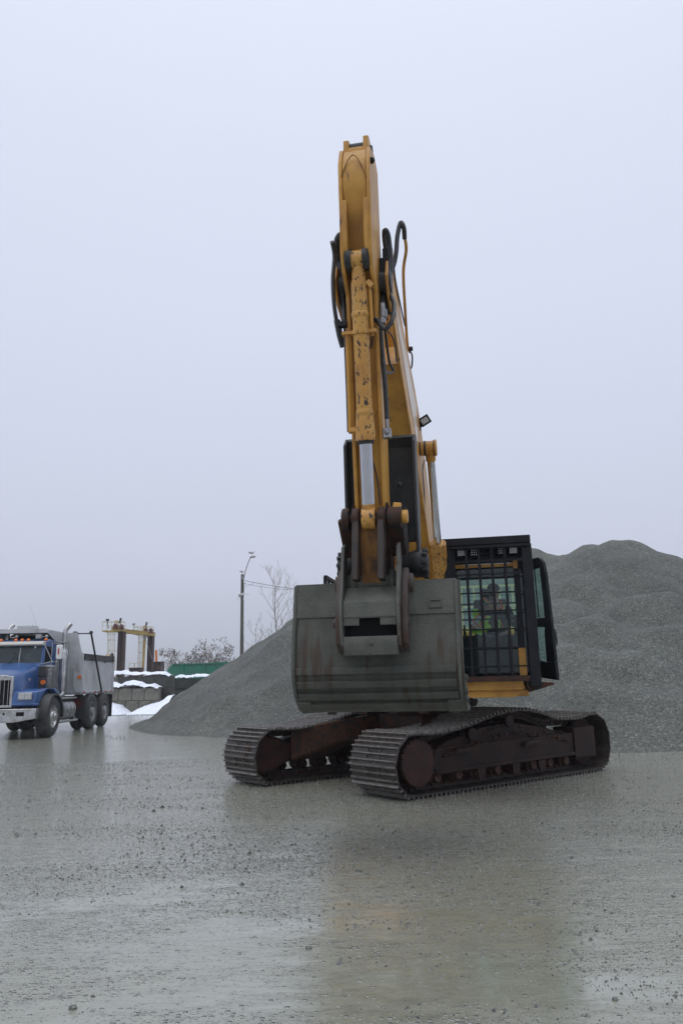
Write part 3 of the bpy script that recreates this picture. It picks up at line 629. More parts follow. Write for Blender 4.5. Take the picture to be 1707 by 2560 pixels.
# cab door, folded open
dh, de = Vector((1.535, -1.15, 0)), Vector((1.815, -1.72, 0)); dd = (de - dh); dn_ = Vector((dd.y, -dd.x, 0)).normalized()
def door_pt(t, z, off=0): q = dh + dd * t + dn_ * off; return (q.x, q.y, z)
def door_plate(mb, poly, o0, o1):
    n = len(poly); mb.add([door_pt(t, z, o0) for t, z in poly] + [door_pt(t, z, o1) for t, z in poly], [tuple(range(n)), tuple(range(2 * n - 1, n - 1, -1))] + [((i + 1) % n, i, n + i, n + (i + 1) % n) for i in range(n)])
DO = [(0, 1.50), (1.0, 1.50), (1.02, 1.62), (.98, 2.3), (.90, 2.96), (.84, 3.07), (.76, 3.12), (0, 3.14)]
dm = MB(); 
door_plate(dm, [(0, 1.50), (1.10, 1.44), (1.08, 1.70), (.74, 1.68), (0.05, 1.76)], 0, .05)                   # sill
door_plate(dm, [(.74, 1.68), (1.08, 1.70), (1.03, 2.3), (.96, 2.9), (.90, 3.06), (.80, 3.12), (.74, 3.0), (.78, 2.6), (.80, 2.2), (.74, 2.1)], 0, .05)
door_plate(dm, [(0.05, 3.0), (.74, 3.0), (.80, 3.12), (.70, 3.15), (0.05, 3.16)], 0, .05)
door_plate(dm, [(0, 1.76), (0.06, 1.76), (0.06, 3.16), (0, 3.16)], 0, .05); door_plate(dm, [(.06, 2.20), (.80, 2.16), (.80, 2.29), (.06, 2.31)], 0, .05)
door_plate(dm, [(.46, 2.31), (.49, 2.31), (.46, 3.0), (.43, 3.0)], .01, .03)
DOO = dm.build('cab_door', M['dark'], CABO, bevel=.012)
q = MB(); door_plate(q, [(.05, 1.76), (.74, 1.68), (.80, 2.16), (.05, 2.2)], .015, .022); door_plate(q, [(.05, 2.31), (.79, 2.29), (.78, 2.7), (.74, 3.0), (.05, 3.0)], .015, .022); q.build('door_glass', M['door_glass'], DOO)
q = MB(); q.tube([door_pt(.86, 2.15, -.02), door_pt(.86, 2.1, -.07), door_pt(.90, 1.95, -.07), door_pt(.92, 1.9, -.02)], .02, 8); q.build('door_handle', M['rubber'], DOO)
# mirror on the cab's right side
q = MB(); q.bb(.33, .40, -2.30, -2.2, 2.72, 2.95); q.beam((.38, -2.22, 2.8), (.47, -2.22, 2.8), .02, .02); q.build('side_mirror', M['dark'], CABO, bevel=.01)

def streaked(m):
    t = m.node_tree; n = t.nodes; L = t.links; b = n['Principled BSDF']; src = b.inputs['Base Color'].links[0].from_socket
    co = n.new('ShaderNodeTexCoord'); mp = n.new('ShaderNodeMapping'); mp.inputs['Scale'].default_value = (1, .2, .12); L.new(co.outputs['Object'], mp.inputs[0])
    q = n.new('ShaderNodeTexNoise'); q.inputs['Scale'].default_value = 11; q.inputs['Detail'].default_value = 8; L.new(mp.outputs[0], q.inputs['Vector'])
    s_ = n.new('ShaderNodeSeparateXYZ'); L.new(co.outputs['Object'], s_.inputs[0])
    def mr(src_, a, b_, c, d):
        r = n.new('ShaderNodeMapRange'); r.interpolation_type = 'SMOOTHSTEP'
        for k, v_ in zip(('From Min', 'From Max', 'To Min', 'To Max'), (a, b_, c, d)): r.inputs[k].default_value = v_
        L.new(src_, r.inputs['Value']); return r.outputs[0]
    def mm(op, a, b_):
        r = n.new('ShaderNodeMath'); r.operation = op
        for i_, k in enumerate((a, b_)):
            if isinstance(k, (int, float)): r.inputs[i_].default_value = k
            else: L.new(k, r.inputs[i_])
        return r.outputs[0]
    zone = mm('MULTIPLY', mr(s_.outputs['Z'], 1.95, 1.68, 0, 1), mr(s_.outputs['Z'], 1.30, 1.50, 0.35, 1)); ax = mm('ABSOLUTE', s_.outputs['X'], 0)
    zone = mm('MULTIPLY', zone, mr(ax, .30, .55, .45, 1)); f = mr(mm('ADD', q.outputs['Fac'], mm('MULTIPLY', zone, .17)), .60, .74, 0, .8)
    mx = n.new('ShaderNodeMix'); mx.data_type = 'RGBA'; L.new(f, mx.inputs[0]); L.new(src, mx.inputs[6]); mx.inputs[7].default_value = (.050, .029, .019, 1); L.new(mx.outputs[2], b.inputs['Base Color'])
streaked(M['bucket_low'])
# --- boom
BPROF = [(-.12, 1.72), (-.55, 1.80), (-2.1, 2.75), (-3.0, 3.42), (-3.7, 3.78), (-4.64, 4.17), (-5.55, 4.58), (-5.95, 4.84), (-6.25, 4.90), (-6.38, 5.08), (-6.28, 5.28), (-6.0, 5.33), (-4.81, 5.12), (-3.9, 4.92), (-3.35, 4.74), (-2.6, 4.25), (-1.3, 3.05), (-.3, 2.28), (-.0, 2.12), (.08, 1.92), (.02, 1.76)]
bm_ = MB()
def inset(P, d):                                    # shrink the profile a little for the box between the side plates
    n = len(P); Q = []
    for i in range(n):
        a, b_, c = Vector(P[i - 1]), Vector(P[i]), Vector(P[(i + 1) % n]); n1 = (b_ - a).normalized(); n2 = (c - b_).normalized()
        nn = Vector((-(n1.y + n2.y), n1.x + n2.x)).normalized(); Q.append((b_ + nn * d))
    return [(q.x, q.y) for q in Q]
ar = sum(BPROF[i][0] * BPROF[(i + 1) % len(BPROF)][1] - BPROF[(i + 1) % len(BPROF)][0] * BPROF[i][1] for i in range(len(BPROF)))
mid = [p for p in BPROF if p[0] > -5.7]
bm_.prism(inset(mid, -.022 if ar < 0 else .022), -.225, .225, 'x')
for s in (-.25, .226): bm_.prism(BPROF, s, s + .024, 'x')
BOOM = bm_.build('boom', M['yellow'], EXC, bevel=.006)
q = MB(); q.cyl((-.27, -6.22, 5.09), (.27, -6.22, 5.09), .10, n=24); q.cyl((-.34, -3.62, 4.26), (.34, -3.62, 4.26), .085, n=20); q.cyl((-.33, -.08, 1.95), (.33, -.08, 1.95), .1, n=20); q.build_each('pin', M['dark_slate'], BOOM, bevel=.01)
# stencil on the boom side: plain pale band as on the machine
q = MB(); q.prism([(-3.9, 4.18), (-5.75, 4.94), (-5.8, 5.10), (-4.8, 4.93), (-3.9, 4.72)], .2515, .2545, 'x'); q.build('side_panel', mat('pale side panel', (0.62, 0.52, 0.42), (0.50, 0.36, 0.22), 1.2, 0.3, c3=(0.25, 0.12, 0.05), c3lo=.62, c3hi=.7), BOOM)
q = MB(); q.bb(.19, .2255, -5.0, -3.2, 0, .001); 
# work light on the boom's left side
c = at(1060, 1052, -3.45); q = MB(); Mr = Matrix.Rotation(R(-30), 3, 'Y') @ Matrix.Rotation(R(20), 3, 'X')
q.box(c, (.13, .10, .105), Mr); q.box(c + Mr @ Vector((0, -.055, 0)), (.14, .012, .115), Mr); q.beam(c + Vector((-.05, 0, -.05)), (.25, c.y + .02, c.z - .12), .025, .025)
BL = q.build('boom_light', M['dark'], BOOM, bevel=.008); q = MB(); q.box(c + Mr @ Vector((0, -.064, 0)), (.09, .006, .07), Mr); q.build('lens', M['lens'], BL)
# boom cylinders, one each side
for s in (.375, -.375):
    tp_, bt = Vector((s, -3.62, 4.26)), Vector((s * .90, -1.45, 1.72)); d = (bt - tp_).normalized(); md = tp_ + d * 1.38
    q = MB(); q.cyl(md, bt, .098, n=24); q.cyl(md - d * .02, md + d * .20, .108, n=24); q.lathe(bt + d * .05, (1, 0, 0), [(-.07, .05), (-.07, .12), (.07, .12), (.07, .05)])
    for k in range(12):
        a = 2 * math.pi * k / 12; u = Vector((1, 0, 0)); w_ = d.cross(u); o_ = (u * math.cos(a) + w_ * math.sin(a)) * .085; q.cyl(md + o_ - d * .03, md + o_, .011, n=6)
    q.tube([md + Vector((-.03, -.13, .05)), md + d * .4 + Vector((-.02, -.13, 0)), md + d * .9 + Vector((0, -.12, 0))], .018, 8)
    BC = q.build('boom_cylinder', M['yellow_chipped'], EXC, bevel=.004)
    q = MB(); q.cyl(tp_ + d * .12, md, .05, n=20); q.build('piston_rod', M['chrome'], BC)
    q = MB(); sg = 1 if s > 0 else -1; q.cyl((s - sg * .11, tp_.y, tp_.z), (s + sg * .06, tp_.y, tp_.z), .088, n=24); q.lathe((s, tp_.y, tp_.z), (sg, 0, 0), [(.055, .0), (.055, .10), (.07, .105), (.085, .095), (.085, 0)]); q.cyl(tp_ + d * .05, tp_ + d * .17, .062, n=20); q.build('rod_eye', M['yellow'], BC, bevel=.006)
    q = MB(); q.lathe((s, tp_.y, tp_.z), (sg, 0, 0), [(-.07, .093), (-.045, .093), (-.045, 0)]); q.lathe((s, tp_.y, tp_.z), (sg, 0, 0), [(.045, .0), (.045, .095), (.054, .095), (.054, 0)]); q.build_each('seal_ring', M['rubber'], BC)
# arm cylinder lying on top of the boom, to the tail of the arm
q = MB(); a_, b_ = Vector((0, -6.12, 6.02)), Vector((0, -3.3, 5.02)); d = (b_ - a_).normalized(); q.cyl(a_ + d * 1.3, b_, .1, n=20); q.prism([(-3.45, 4.75), (-3.1, 4.65), (-3.2, 5.12), (-3.38, 5.12)], -.12, .12, 'x')
AC = q.build('arm_cylinder', M['yellow'], EXC); q = MB(); q.cyl(a_, a_ + d * 1.3, .052, n=16); q.build('piston_rod', M['chrome'], AC)

ASX = Matrix.Identity(4); ASX[0][2] = .021; ASX[0][3] = -.021 * 4.27       # the arm leans a touch sideways
# --- arm (stick): two side plates proud of a box
SIDE = [(-6.50, 6.24), (-6.74, 6.15), (-6.80, 5.97), (-6.765, 5.70), (-6.735, 5.55), (-6.70, 5.16), (-6.62, 5.02), (-6.42, 4.90), (-6.22, 4.0), (-5.93, 2.75), (-5.80, 2.24), (-5.66, 2.17), (-5.56, 2.26), (-5.60, 2.6), (-5.72, 3.2), (-5.88, 4.3), (-5.98, 4.95), (-6.02, 5.2), (-6.15, 5.55), (-6.28, 6.20)]
am = MB(ASX); AW = .142
for s in (-AW, AW - .035): am.prism(SIDE, s, s + .035, 'x')
am.prism([(-6.50, 6.14), (-6.735, 6.13), (-6.793, 5.96), (-6.76, 5.72), (-6.60, 5.48), (-6.38, 5.05), (-6.30, 4.7), (-6.14, 3.9), (-5.86, 2.7), (-5.66, 2.6), (-5.78, 3.2), (-5.94, 4.3), (-6.05, 5.0), (-6.22, 5.6), (-6.34, 6.12)], -AW + .036, AW - .036, 'x')
for s in (-1, 1): am.prism([(-6.755, 5.64), (-6.73, 5.3), (-6.66, 5.1), (-6.58, 5.2), (-6.66, 5.6)], s * .095 - .022, s * .095 + .022, 'x')
ARM = am.build('arm', M['yellow'], EXC, bevel=.008)
q = MB(ASX)                                            # tail lugs and the pin through them
for s in (-.11, .07): q.prism([(-6.70, 6.12), (-6.71, 6.27 + (s > 0) * .025), (-6.64, 6.31 + (s > 0) * .025), (-6.45, 6.31 + (s > 0) * .02), (-6.34, 6.12)], s, s + .045, 'x')
q.prism([(-6.70, 6.12), (-6.70, 6.20), (-6.66, 6.20), (-6.66, 6.12)], -.11, .115, 'x')
q.build_each('tail_lug', M['yellow'], ARM, bevel=.006)
q = MB(ASX); q.cyl((-.13, -6.56, 6.24), (.135, -6.56, 6.24), .05, n=16); q.cyl((-.064, -6.56, 6.24), (.069, -6.56, 6.24), .085, n=16); q.sphere((.15, -6.72, 6.02), .03, 8, 6); q.build('pin', M['dark'], ARM)
q = MB(ASX)                                            # arched weld seam on the tail plate
arc = []
for k in range(15):
    t = -1 + 2 * k / 14; px = 846 + 39 + t * 33; py = 389 + 50 * (abs(t) ** 1.7); z = at(px, py, -6.8).z; arc.append((t * .11, -6.80 + (5.97 - z) * .13 - .003, z))
q.tube(arc, .005, 6, 1); q.build('weld_seam', M['yellow_grimy'], ARM)
q = MB(ASX)
for s in (-1, 1): q.lathe((s * (AW + .005), -6.2, 5.10), (s, 0, 0), [(0, .11), (.025, .11), (.03, .08), (.05, .075), (.055, 0)], 26)
q.box((.19, -6.14, 5.20), (.10, .24, .26)); q.box((.20, -6.2, 5.38), (.06, .08, .12))
q.build_each('pivot_boss', M['dark'], ARM, bevel=.008)
q = MB(ASX)                                            # blackened pin bosses of the bucket cylinder base
for s in (-1, 1): q.lathe((s * .05, -6.60, 5.13), (s, 0, 0), [(0, .10), (.04, .105), (.06, .09), (.075, .0)], 20)
q.build_each('cylinder_boss', M['rubber'], ARM)
# lower end darkened by grease and dirt
q = MB(ASX); LOW = [(-6.02, 3.05), (-5.94, 2.75), (-5.81, 2.24), (-5.66, 2.165), (-5.55, 2.26), (-5.59, 2.6), (-5.67, 3.0)]
for s in (-AW - .022, AW + .002): q.prism(LOW, s, s + .02, 'x')
for s in (-AW + .002, AW - .057): q.prism([(-6.05, 2.95), (-5.99, 2.72), (-5.86, 2.24), (-5.80, 2.24), (-5.93, 2.75), (-5.99, 2.95)], s, s + .055, 'x')
q.build_each('wear_plate', M['rust'], ARM, bevel=.004)
q = MB(ASX); q.prism([(-6.06, 2.86), (-5.93, 2.30), (-5.88, 2.30), (-5.99, 2.86)], -.084, .084, 'x'); q.build('grimy_front_plate', M['yellow_grimy'], ARM)

# bucket cylinder on the arm's front
bt, rt = Vector((0, -6.60, 5.13)), Vector((-.0, -6.06, 2.90)); d = (rt - bt).normalized(); U = Vector((1, 0, 0)); W = d.cross(U)
q = MB(ASX); q.cyl(bt - d * .02, bt + d * .22, .055, .065, n=20); q.lathe(bt, (1, 0, 0), [(-.055, .03), (-.055, .085), (.055, .085), (.055, .03)], 20)
q.cyl(bt + d * .20, bt + d * 1.42, .071, n=28); q.lathe(bt, d, [(1.32, .073), (1.345, .080), (1.36, .080), (1.375, .075), (1.40, .080), (1.44, .084), (1.50, .084), (1.52, .089), (1.60, .089), (1.60, .05)], 28)
q.lathe(bt, d, [(.46, .072), (.47, .078), (.50, .078), (.51, .072)], 28); q.lathe(bt, d, [(.62, .072), (.62, .082), (.66, .082), (.66, .072)], 28)
q.beam(bt + d * .2 + U * .07, bt + d * .25 + U * .115, .05, .05)
BCY = q.build('bucket_cylinder', M['yellow_chipped'], EXC, bevel=.003)
q = MB(ASX)
for (s, a0, a1, rr) in ((.098, .24, .68, .014), (-.128, .62, 1.45, .017)): q.tube([bt + d * a0 + U * s, bt + d * (a0 + .1) + U * s, bt + d * a1 + U * s * 1.05], rr, 8)
q.tube([bt + d * 1.40 + U * -.135, bt + d * 1.50 + U * -.13, bt + d * 1.53 + U * -.06], .018, 8); q.beam(bt + d * .64 - U * .17, bt + d * .64 + U * .14, .05, .03); q.beam(bt + d * 1.5 - U * .15, bt + d * 1.5 - U * .05, .06, .04)
q.build('steel_pipe', M['yellow'], BCY)
q = MB(ASX); q.cyl(bt + d * 1.58, rt - d * .10, .057, n=28); q.build('piston_rod', M['chrome'], BCY)
q = MB(ASX); q.cyl(rt - d * .13, rt, .058, n=20); q.lathe(rt, (1, 0, 0), [(-.06, .03), (-.06, .10), (.06, .10), (.06, .03)], 22); q.build('rod_eye', M['yellow_chipped'], BCY, bevel=.005)
q = MB(ASX); q.cyl(bt + d * 1.595, bt + d * 1.63, .075, .072, n=24); q.build('wiper_seal', M['rubber'], BCY)

# --- linkage between rod, arm and bucket
pn = Vector((0, -6.06, 2.90))
q = MB(ASX); q.cyl(pn - U * .235, pn + U * .24, .05, n=20)
for s0, s1, r_ in ((-.24, -.175, .105), (-.15, -.085, .10), (.085, .155, .10), (.17, .29, .10)): q.cyl(pn + U * s0, pn + U * s1, r_, n=22)
LINK = q.build('linkage', M['rust'], EXC, bevel=.01)
q = MB(ASX); q.cyl(pn + U * .29, pn + U * .345, .06, n=18); q.beam(pn + U * .22 + Vector((0, -.03, .1)), pn + U * .29 + Vector((0, -.03, .09)), .06, .05); q.build('grease_cap', M['yellow'], LINK, bevel=.008)
q = MB(ASX)                                            # guide levers back to the arm, link forward and down to the bucket hitch
for s in (-.215, .225): q.beam(pn + U * s, (s, -5.72, 2.62), .05, .14, (1, 0, 0))
q.build_each('guide_lever', M['rust'], LINK, bevel=.012)
q = MB(ASX); lk = Vector((0, -6.12, 2.36))
for s in (-.112, .112): q.prism([(pn.y - .09, pn.z + .0), (pn.y + .07, pn.z + .02), (lk.y + .10, lk.z - .02), (lk.y - .07, lk.z - .02)], s - .03, s + .03, 'x')
q.build_each('tipping_link', M['dark_grime'], LINK, bevel=.012)

# --- hydraulic thumb folded up behind the arm
th = MB(Matrix.Translation((.012, 0, 0)))
TP = [(-5.62, 3.74), (-5.50, 3.84), (-5.40, 3.80), (-5.32, 3.2), (-5.38, 2.75), (-5.44, 2.5), (-5.56, 2.46), (-5.62, 2.6), (-5.60, 3.1)]
for s in (-.345, .325): th.prism(TP, s, s + .028, 'x')
th.prism([(-5.55, 3.80), (-5.50, 3.84), (-5.42, 3.80), (-5.36, 3.2), (-5.42, 2.78), (-5.46, 2.78), (-5.42, 3.2), (-5.47, 3.72)], -.317, .325, 'x')
THB = th.build('thumb', M['dark_slate'], EXC, bevel=.008)
for s in (-1, 1):
    q = MB(Matrix.Translation((.012, 0, 0))); q.lathe((s * .28, -5.54, 2.55), (s, 0, 0), [(-.12, .1), (0, .12), (.02, .13), (.08, .13), (.12, .115), (.15, .08), (.15, 0)], 26)
    for k in range(10): a = 2 * math.pi * k / 10; q.box((s * .40, -5.54 + .125 * math.cos(a), 2.55 + .125 * math.sin(a)), (.05, .035, .035), Matrix.Rotation(-a, 3, 'X'))
    q.build('thumb_pivot', M['dark_slate'], THB, bevel=.006)
q = MB(Matrix.Translation((.012, 0, 0))); q.cyl((-.24, -5.42, 3.62), (.26, -5.42, 3.62), .035, n=12); q.sphere((.19, -5.56, 3.32), .03, 8, 6); q.beam((.235, -5.60, 2.6), (.235, -5.5, 3.1), .03, .1); q.build('thumb_detail', M['rubber'], THB)

BSX = Matrix.Translation((-.035, 0, 0))
# --- quick hitch and bucket
hi_ = MB(BSX)
HP = [(-6.02, 2.66), (-5.93, 2.70), (-5.88, 2.62), (-5.90, 2.2), (-5.82, 1.85), (-5.98, 1.74), (-6.14, 1.78), (-6.20, 2.02), (-6.19, 2.16), (-6.10, 2.36)]
for s in (-.262, .232): hi_.prism(HP, s, s + .03, 'x')
HI = hi_.build('quick_hitch', M['hitch'], EXC, bevel=.006)
q = MB(BSX)
q.prism([(-6.17, 2.155), (-6.185, 2.02), (-6.175, 2.01), (-6.13, 2.02), (-6.12, 2.12), (-5.95, 2.27), (-5.93, 2.30), (-5.97, 2.30)], -.231, .231, 'x')
q.prism([(-6.165, 1.86), (-6.18, 1.80), (-6.15, 1.70), (-6.09, 1.70), (-6.09, 1.86)], -.231, .231, 'x')
for s in (-1, 1): q.prism([(-6.176, 2.02), (-6.176, 1.95), (-6.15, 1.95), (-6.15, 2.02)], s * .16 - .07, s * .16 + .07, 'x')
q.cyl((-.23, -5.85, 2.34), (.23, -5.85, 2.34), .09, n=22); q.cyl((-.20, -5.85, 2.34), (-.15, -5.85, 2.34), .125, n=22); q.cyl((.15, -5.85, 2.34), (.20, -5.85, 2.34), .125, n=22)
q.sphere((0.01, -6.175, 1.80), .022, 8, 6)
q.build('hitch_body', M['bucket_dust'], HI, bevel=.01)
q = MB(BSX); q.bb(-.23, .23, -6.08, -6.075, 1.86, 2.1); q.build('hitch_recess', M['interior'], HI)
# bucket: curved shell, side plates, ears, wear ribs, side cutters
BW = .732
SH = [(-5.83, 2.35), (-5.885, 2.05), (-5.925, 1.86), (-5.95, 1.70), (-5.955, 1.58), (-5.925, 1.47), (-5.86, 1.375), (-5.76, 1.295), (-5.63, 1.24), (-5.38, 1.205), (-5.05, 1.20), (-4.80, 1.215)]
def offs(P, t):
    Q = []
    for i in range(len(P)):
        a, b_ = Vector(P[max(i - 1, 0)]), Vector(P[min(i + 1, len(P) - 1)]); dd_ = (b_ - a).normalized(); Q.append((P[i][0] + dd_.y * -t, P[i][1] + dd_.x * t))
    return Q
IN = offs(SH, .022)
bu = MB(BSX); NX = 60; nS = len(SH)
FINE = []
for i in range(len(SH) - 1):                        # refine the curved section
    for k in range(4):
        t = k / 4; p0, p1, p2, p3 = [Vector(SH[min(max(i + j - 1, 0), len(SH) - 1)]) for j in range(4)]
        if i == 0: FINE.append(tuple(p1.lerp(p2, t)))
        else:
            if i == 1: p0 = p1 * 2 - p2
            FINE.append(tuple(0.5 * ((2 * p1) + (p2 - p0) * t + (2 * p0 - 5 * p1 + 4 * p2 - p3) * t * t + (3 * p1 - p0 - 3 * p2 + p3) * t ** 3)))
FINE.append(SH[-1]); INN = offs(FINE, .022); nS = len(FINE)
for s in (-BW, BW):
    for q_ in FINE: bu.v.append(Vector((s, *q_)))
    for q_ in INN: bu.v.append(Vector((s, *q_)))
for i in range(nS - 1):
    a, b_, c_, d_ = i, i + 1, 2 * nS + i + 1, 2 * nS + i
    bu.f += [(a, b_, c_, d_), (a + nS, d_ + nS, c_ + nS, b_ + nS), (a, a + nS, b_ + nS, b_), (d_, c_, c_ + nS, d_ + nS)]
bu.f += [(0, 2 * nS, 3 * nS, nS), (nS - 1, 2 * nS - 1, 4 * nS - 1, 3 * nS - 1)]; bu.m = [0] * len(bu.f)
BU = bu.build('bucket', M['bucket_low'], EXC, ang=50, label='wide dusty digging bucket streaked with rust')
q = MB(BSX); sidep = FINE + [(-5.1, 1.75), (-5.45, 2.2)]
for s in (-BW - .001, BW - .027): q.prism(sidep, s, s + .028, 'x')
for s in (-BW - .012, BW - .02):                    # thick rim standing proud round the back of the side plate
    rim = offs(FINE, -.018); q.prism([(p[0], p[1]) for p in rim[:32]] + [(p[0], p[1]) for p in reversed(INN[:32])], s, s + .032, 'x')
q.build_each('side_plate', M['bucket_dust'], BU, bevel=.006)
q = MB(BSX)                                            # straight lip along the top edge of the back
q.beam((-BW, -5.815, 2.352), (BW, -5.815, 2.352), .05, .022); q.build('top_rim', M['bucket_dust'], BU, bevel=.004)
def strip(z_hi, z_lo, th):
    sel = [p for p in offs(FINE, -th) if z_lo <= p[1] <= z_hi and p[0] < -5.3]; inn = [p for p in offs(FINE, .002) if z_lo <= p[1] <= z_hi and p[0] < -5.3]
    return sel + inn[::-1]
def seg_strip(i0, i1, th): o_ = offs(FINE, -th); return o_[i0:i1] + offs(FINE, .003)[i0:i1][::-1]
nf = len(FINE)
q = MB(BSX)
for (i0, i1, th, cutx) in ((15, 18, .030, .0), (19, 22, .034, 0), (23, 26, .036, 0), (27, 31, .03, 0)): q.prism(seg_strip(i0, i1, th), -BW + .03, BW - .03, 'x')
q.build_each('wear_rib', M['bucket_low'], BU, bevel=.004)
q = MB(BSX)
for s in (-1, 1): q.prism(seg_strip(26, 33, .034), s * (BW - .001), s * (BW - .13), 'x')
q.build_each('heel_block', M['bucket_dust'], BU, bevel=.01)
q = MB(BSX); q.prism(seg_strip(0, 5, .010), -BW + .02, -.30, 'x'); q.prism(seg_strip(0, 5, .010), .30, BW - .02, 'x'); q.build_each('back_plate', M['bucket_dust'], BU, bevel=.003)
q = MB(BSX); c = at(1115, 1520, -5.85)
for (x0, x1, z0, z1) in ((.485, .60, 2.17, 2.18), (.485, .60, 2.105, 2.115), (.485, .495, 2.105, 2.18), (.59, .60, 2.105, 2.18)):
    def yy(z): return -5.83 - (2.35 - z) * .19 - .022
    q.add([(x0, yy(z0), z0), (x1, yy(z0), z0), (x1, yy(z1), z1), (x0, yy(z1), z1), (x0, yy(z0) + .01, z0), (x1, yy(z0) + .01, z0), (x1, yy(z1) + .01, z1), (x0, yy(z1) + .01, z1)], [(0, 1, 2, 3), (0, 4, 5, 1), (1, 5, 6, 2), (2, 6, 7, 3), (3, 7, 4, 0)])
q.build('maker_plate_outline', M['bucket_dust'], BU)
for s in (-.315, .265):                             # ears that carry the hitch pins
    q = MB(BSX); q.prism([(-5.70, 2.44), (-5.84, 2.48), (-5.99, 2.36), (-6.08, 2.10), (-6.11, 1.92), (-6.09, 1.80), (-5.93, 1.72), (-5.88, 2.0), (-5.80, 2.3)], s, s + .05, 'x')
    q.cyl((s - .03, -5.85, 2.34), (s + .09, -5.85, 2.34), .085, n=18); q.cyl((s - .025, -6.04, 1.98), (s + .06, -6.04, 1.98), .04, n=12)
    q.build('bucket_ear', M['bucket_rust'], BU, bevel=.008)
q = MB(BSX)                                            # side cutters with bolts along each side, teeth on the lip
for s in (-1, 1):
    q.prism([(-5.55, 1.55), (-5.3, 1.5), (-4.8, 1.26), (-4.8, 1.21), (-5.5, 1.2), (-5.7, 1.28)], s * (BW + .002), s * (BW + .022), 'x')
    for (y, z) in ((-5.62, 1.38), (-5.45, 1.50), (-5.3, 1.30)): q.cyl((s * (BW + .022), y, z), (s * (BW + .045), y, z), .03, n=8)
q.build('side_cutter', M['bucket_dust'], BU, bevel=.006)
q = MB(BSX)
for k in range(5): x = -.62 + k * .31; q.prism([(-4.85, 1.16), (-4.85, 1.26), (-4.6, 1.215), (-4.58, 1.205)], x - .045, x + .045, 'x')
q.build_each('bucket_tooth', M['bucket_rust'], BU, bevel=.006)

# --- hoses along the boom and arm
HO = {'h': [], 'y': []}
def hose(pts, r, kind='h', sm_=6):
    P = [at(px, py, v_) for px, py, v_ in pts]; mb = MB(); mb.tube(P, r, 8, sm_); return mb
def hoses(name, lst, mt, par):
    mb = MB()
    for pts, r in lst: mb.tube([at(*p) for p in pts], r, 8, 6)
    return mb.build_each(name, mt, par)
hoses('hydraulic_hose', [([(850, 690, -6.1), (842, 610, -6.35), (851, 588, -6.45), (858, 605, -6.3), (852, 680, -6.2), (862, 800, -6.2)], .03),
                         ([(838, 640, -6.35), (830, 606, -6.45), (836, 640, -6.4), (832, 700, -6.4), (835, 760, -6.4), (842, 808, -6.35)], .019),
                         ([(842, 800, -6.35), (850, 840, -6.3), (858, 868, -6.25)], .03),
                         ([(850, 700, -6.3), (859, 770, -6.3), (862, 860, -6.35), (867, 980, -6.3), (870, 1080, -6.2)], .010)], M['hose'], ARM)
hoses('hydraulic_hose', [([(962, 800, -5.9), (974, 700, -6.1), (962, 600, -6.2), (963, 576, -6.25), (971, 596, -6.2), (975, 660, -6.15), (969, 760, -6.1), (985, 790, -6.0)], .026),
                         ([(968, 700, -6.05), (984, 662, -6.0), (990, 630, -6.0), (993, 590, -6.0), (1001, 557, -6.0), (1009, 570, -6.0), (1011, 596, -5.9)], .023),
                         ([(946, 700, -6.2), (958, 740, -6.2), (952, 770, -6.3)], .03),
                         ([(972, 730, -6.2), (984, 760, -6.3), (980, 800, -6.4), (962, 822, -6.4), (943, 802, -6.4), (936, 800, -6.42)], .022),
                         ([(950, 820, -6.3), (955, 880, -6.25), (962, 960, -6.2), (967, 1048, -6.15)], .022),
                         ([(962, 820, -6.2), (972, 900, -6.0), (982, 925, -5.9), (975, 932, -5.95), (962, 931, -6.1)], .013),
                         ([(964, 822, -6.1), (984, 850, -5.8), (992, 905, -5.6)], .009),
                         ([(984, 660, -5.9), (988, 700, -5.7), (1000, 760, -5.6), (1012, 815, -5.3)], .008),
                         ([(927, 870, -6.3), (931, 845, -6.35), (940, 825, -6.4)], .009),
                         ([(931, 1150, -6.12), (943, 1200, -6.05), (950, 1262, -6.0)], .007)], M['hose'], ARM)
hoses('boom_pipe', [([(1011, 592, -5.9), (1015, 625, -5.75), (1008, 680, -5.5), (1012, 770, -4.9), (1018, 860, -4.4), (1024, 880, -4.2)], .016),
                    ([(978, 620, -6.0), (986, 700, -5.6), (1000, 790, -5.1), (1020, 900, -4.4)], .012)], M['yellow'], BOOM)
hoses('cable', [([(1060, 1150, -3.7), (1056, 1180, -3.6), (1060, 1230, -3.3), (1062, 1300, -3.1)], .006), ([(1024, 876, -4.3), (1030, 890, -4.2), (1029, 915, -4.1), (1024, 925, -4.1)], .01), ([(1034, 1062, -3.6), (1046, 1070, -3.5), (1048, 1085, -3.5)], .006)], M['hose'], BOOM)
q = MB(); 
for (px, py, v_, r_) in ((955, 770, -6.3, .03), (957, 785, -6.3, .04), (955, 800, -6.3, .035)): p = at(px, py, v_); q.cyl(p - Vector((0, 0, .04)), p + Vector((0, 0, .04)), r_, n=12)
p = at(967, 1060, -6.15); q.cyl(p + Vector((0, 0, .10)), p - Vector((0, 0, .05)), .018, n=10); q.box(p - Vector((0, 0, .09)), (.07, .06, .09)); q.sphere(p - Vector((0, .03, .09)), .022, 10, 6)
q.build_each('hose_fitting', M['steel'], ARM, bevel=.004)
q = MB(); p = at(856, 812, -6.35); q.box(p, (.09, .06, .05)); p = at(1026, 872, -4.3); q.box(p, (.05, .05, .04)); q.build('hose_clamp', M['dark'], ARM, bevel=.006)

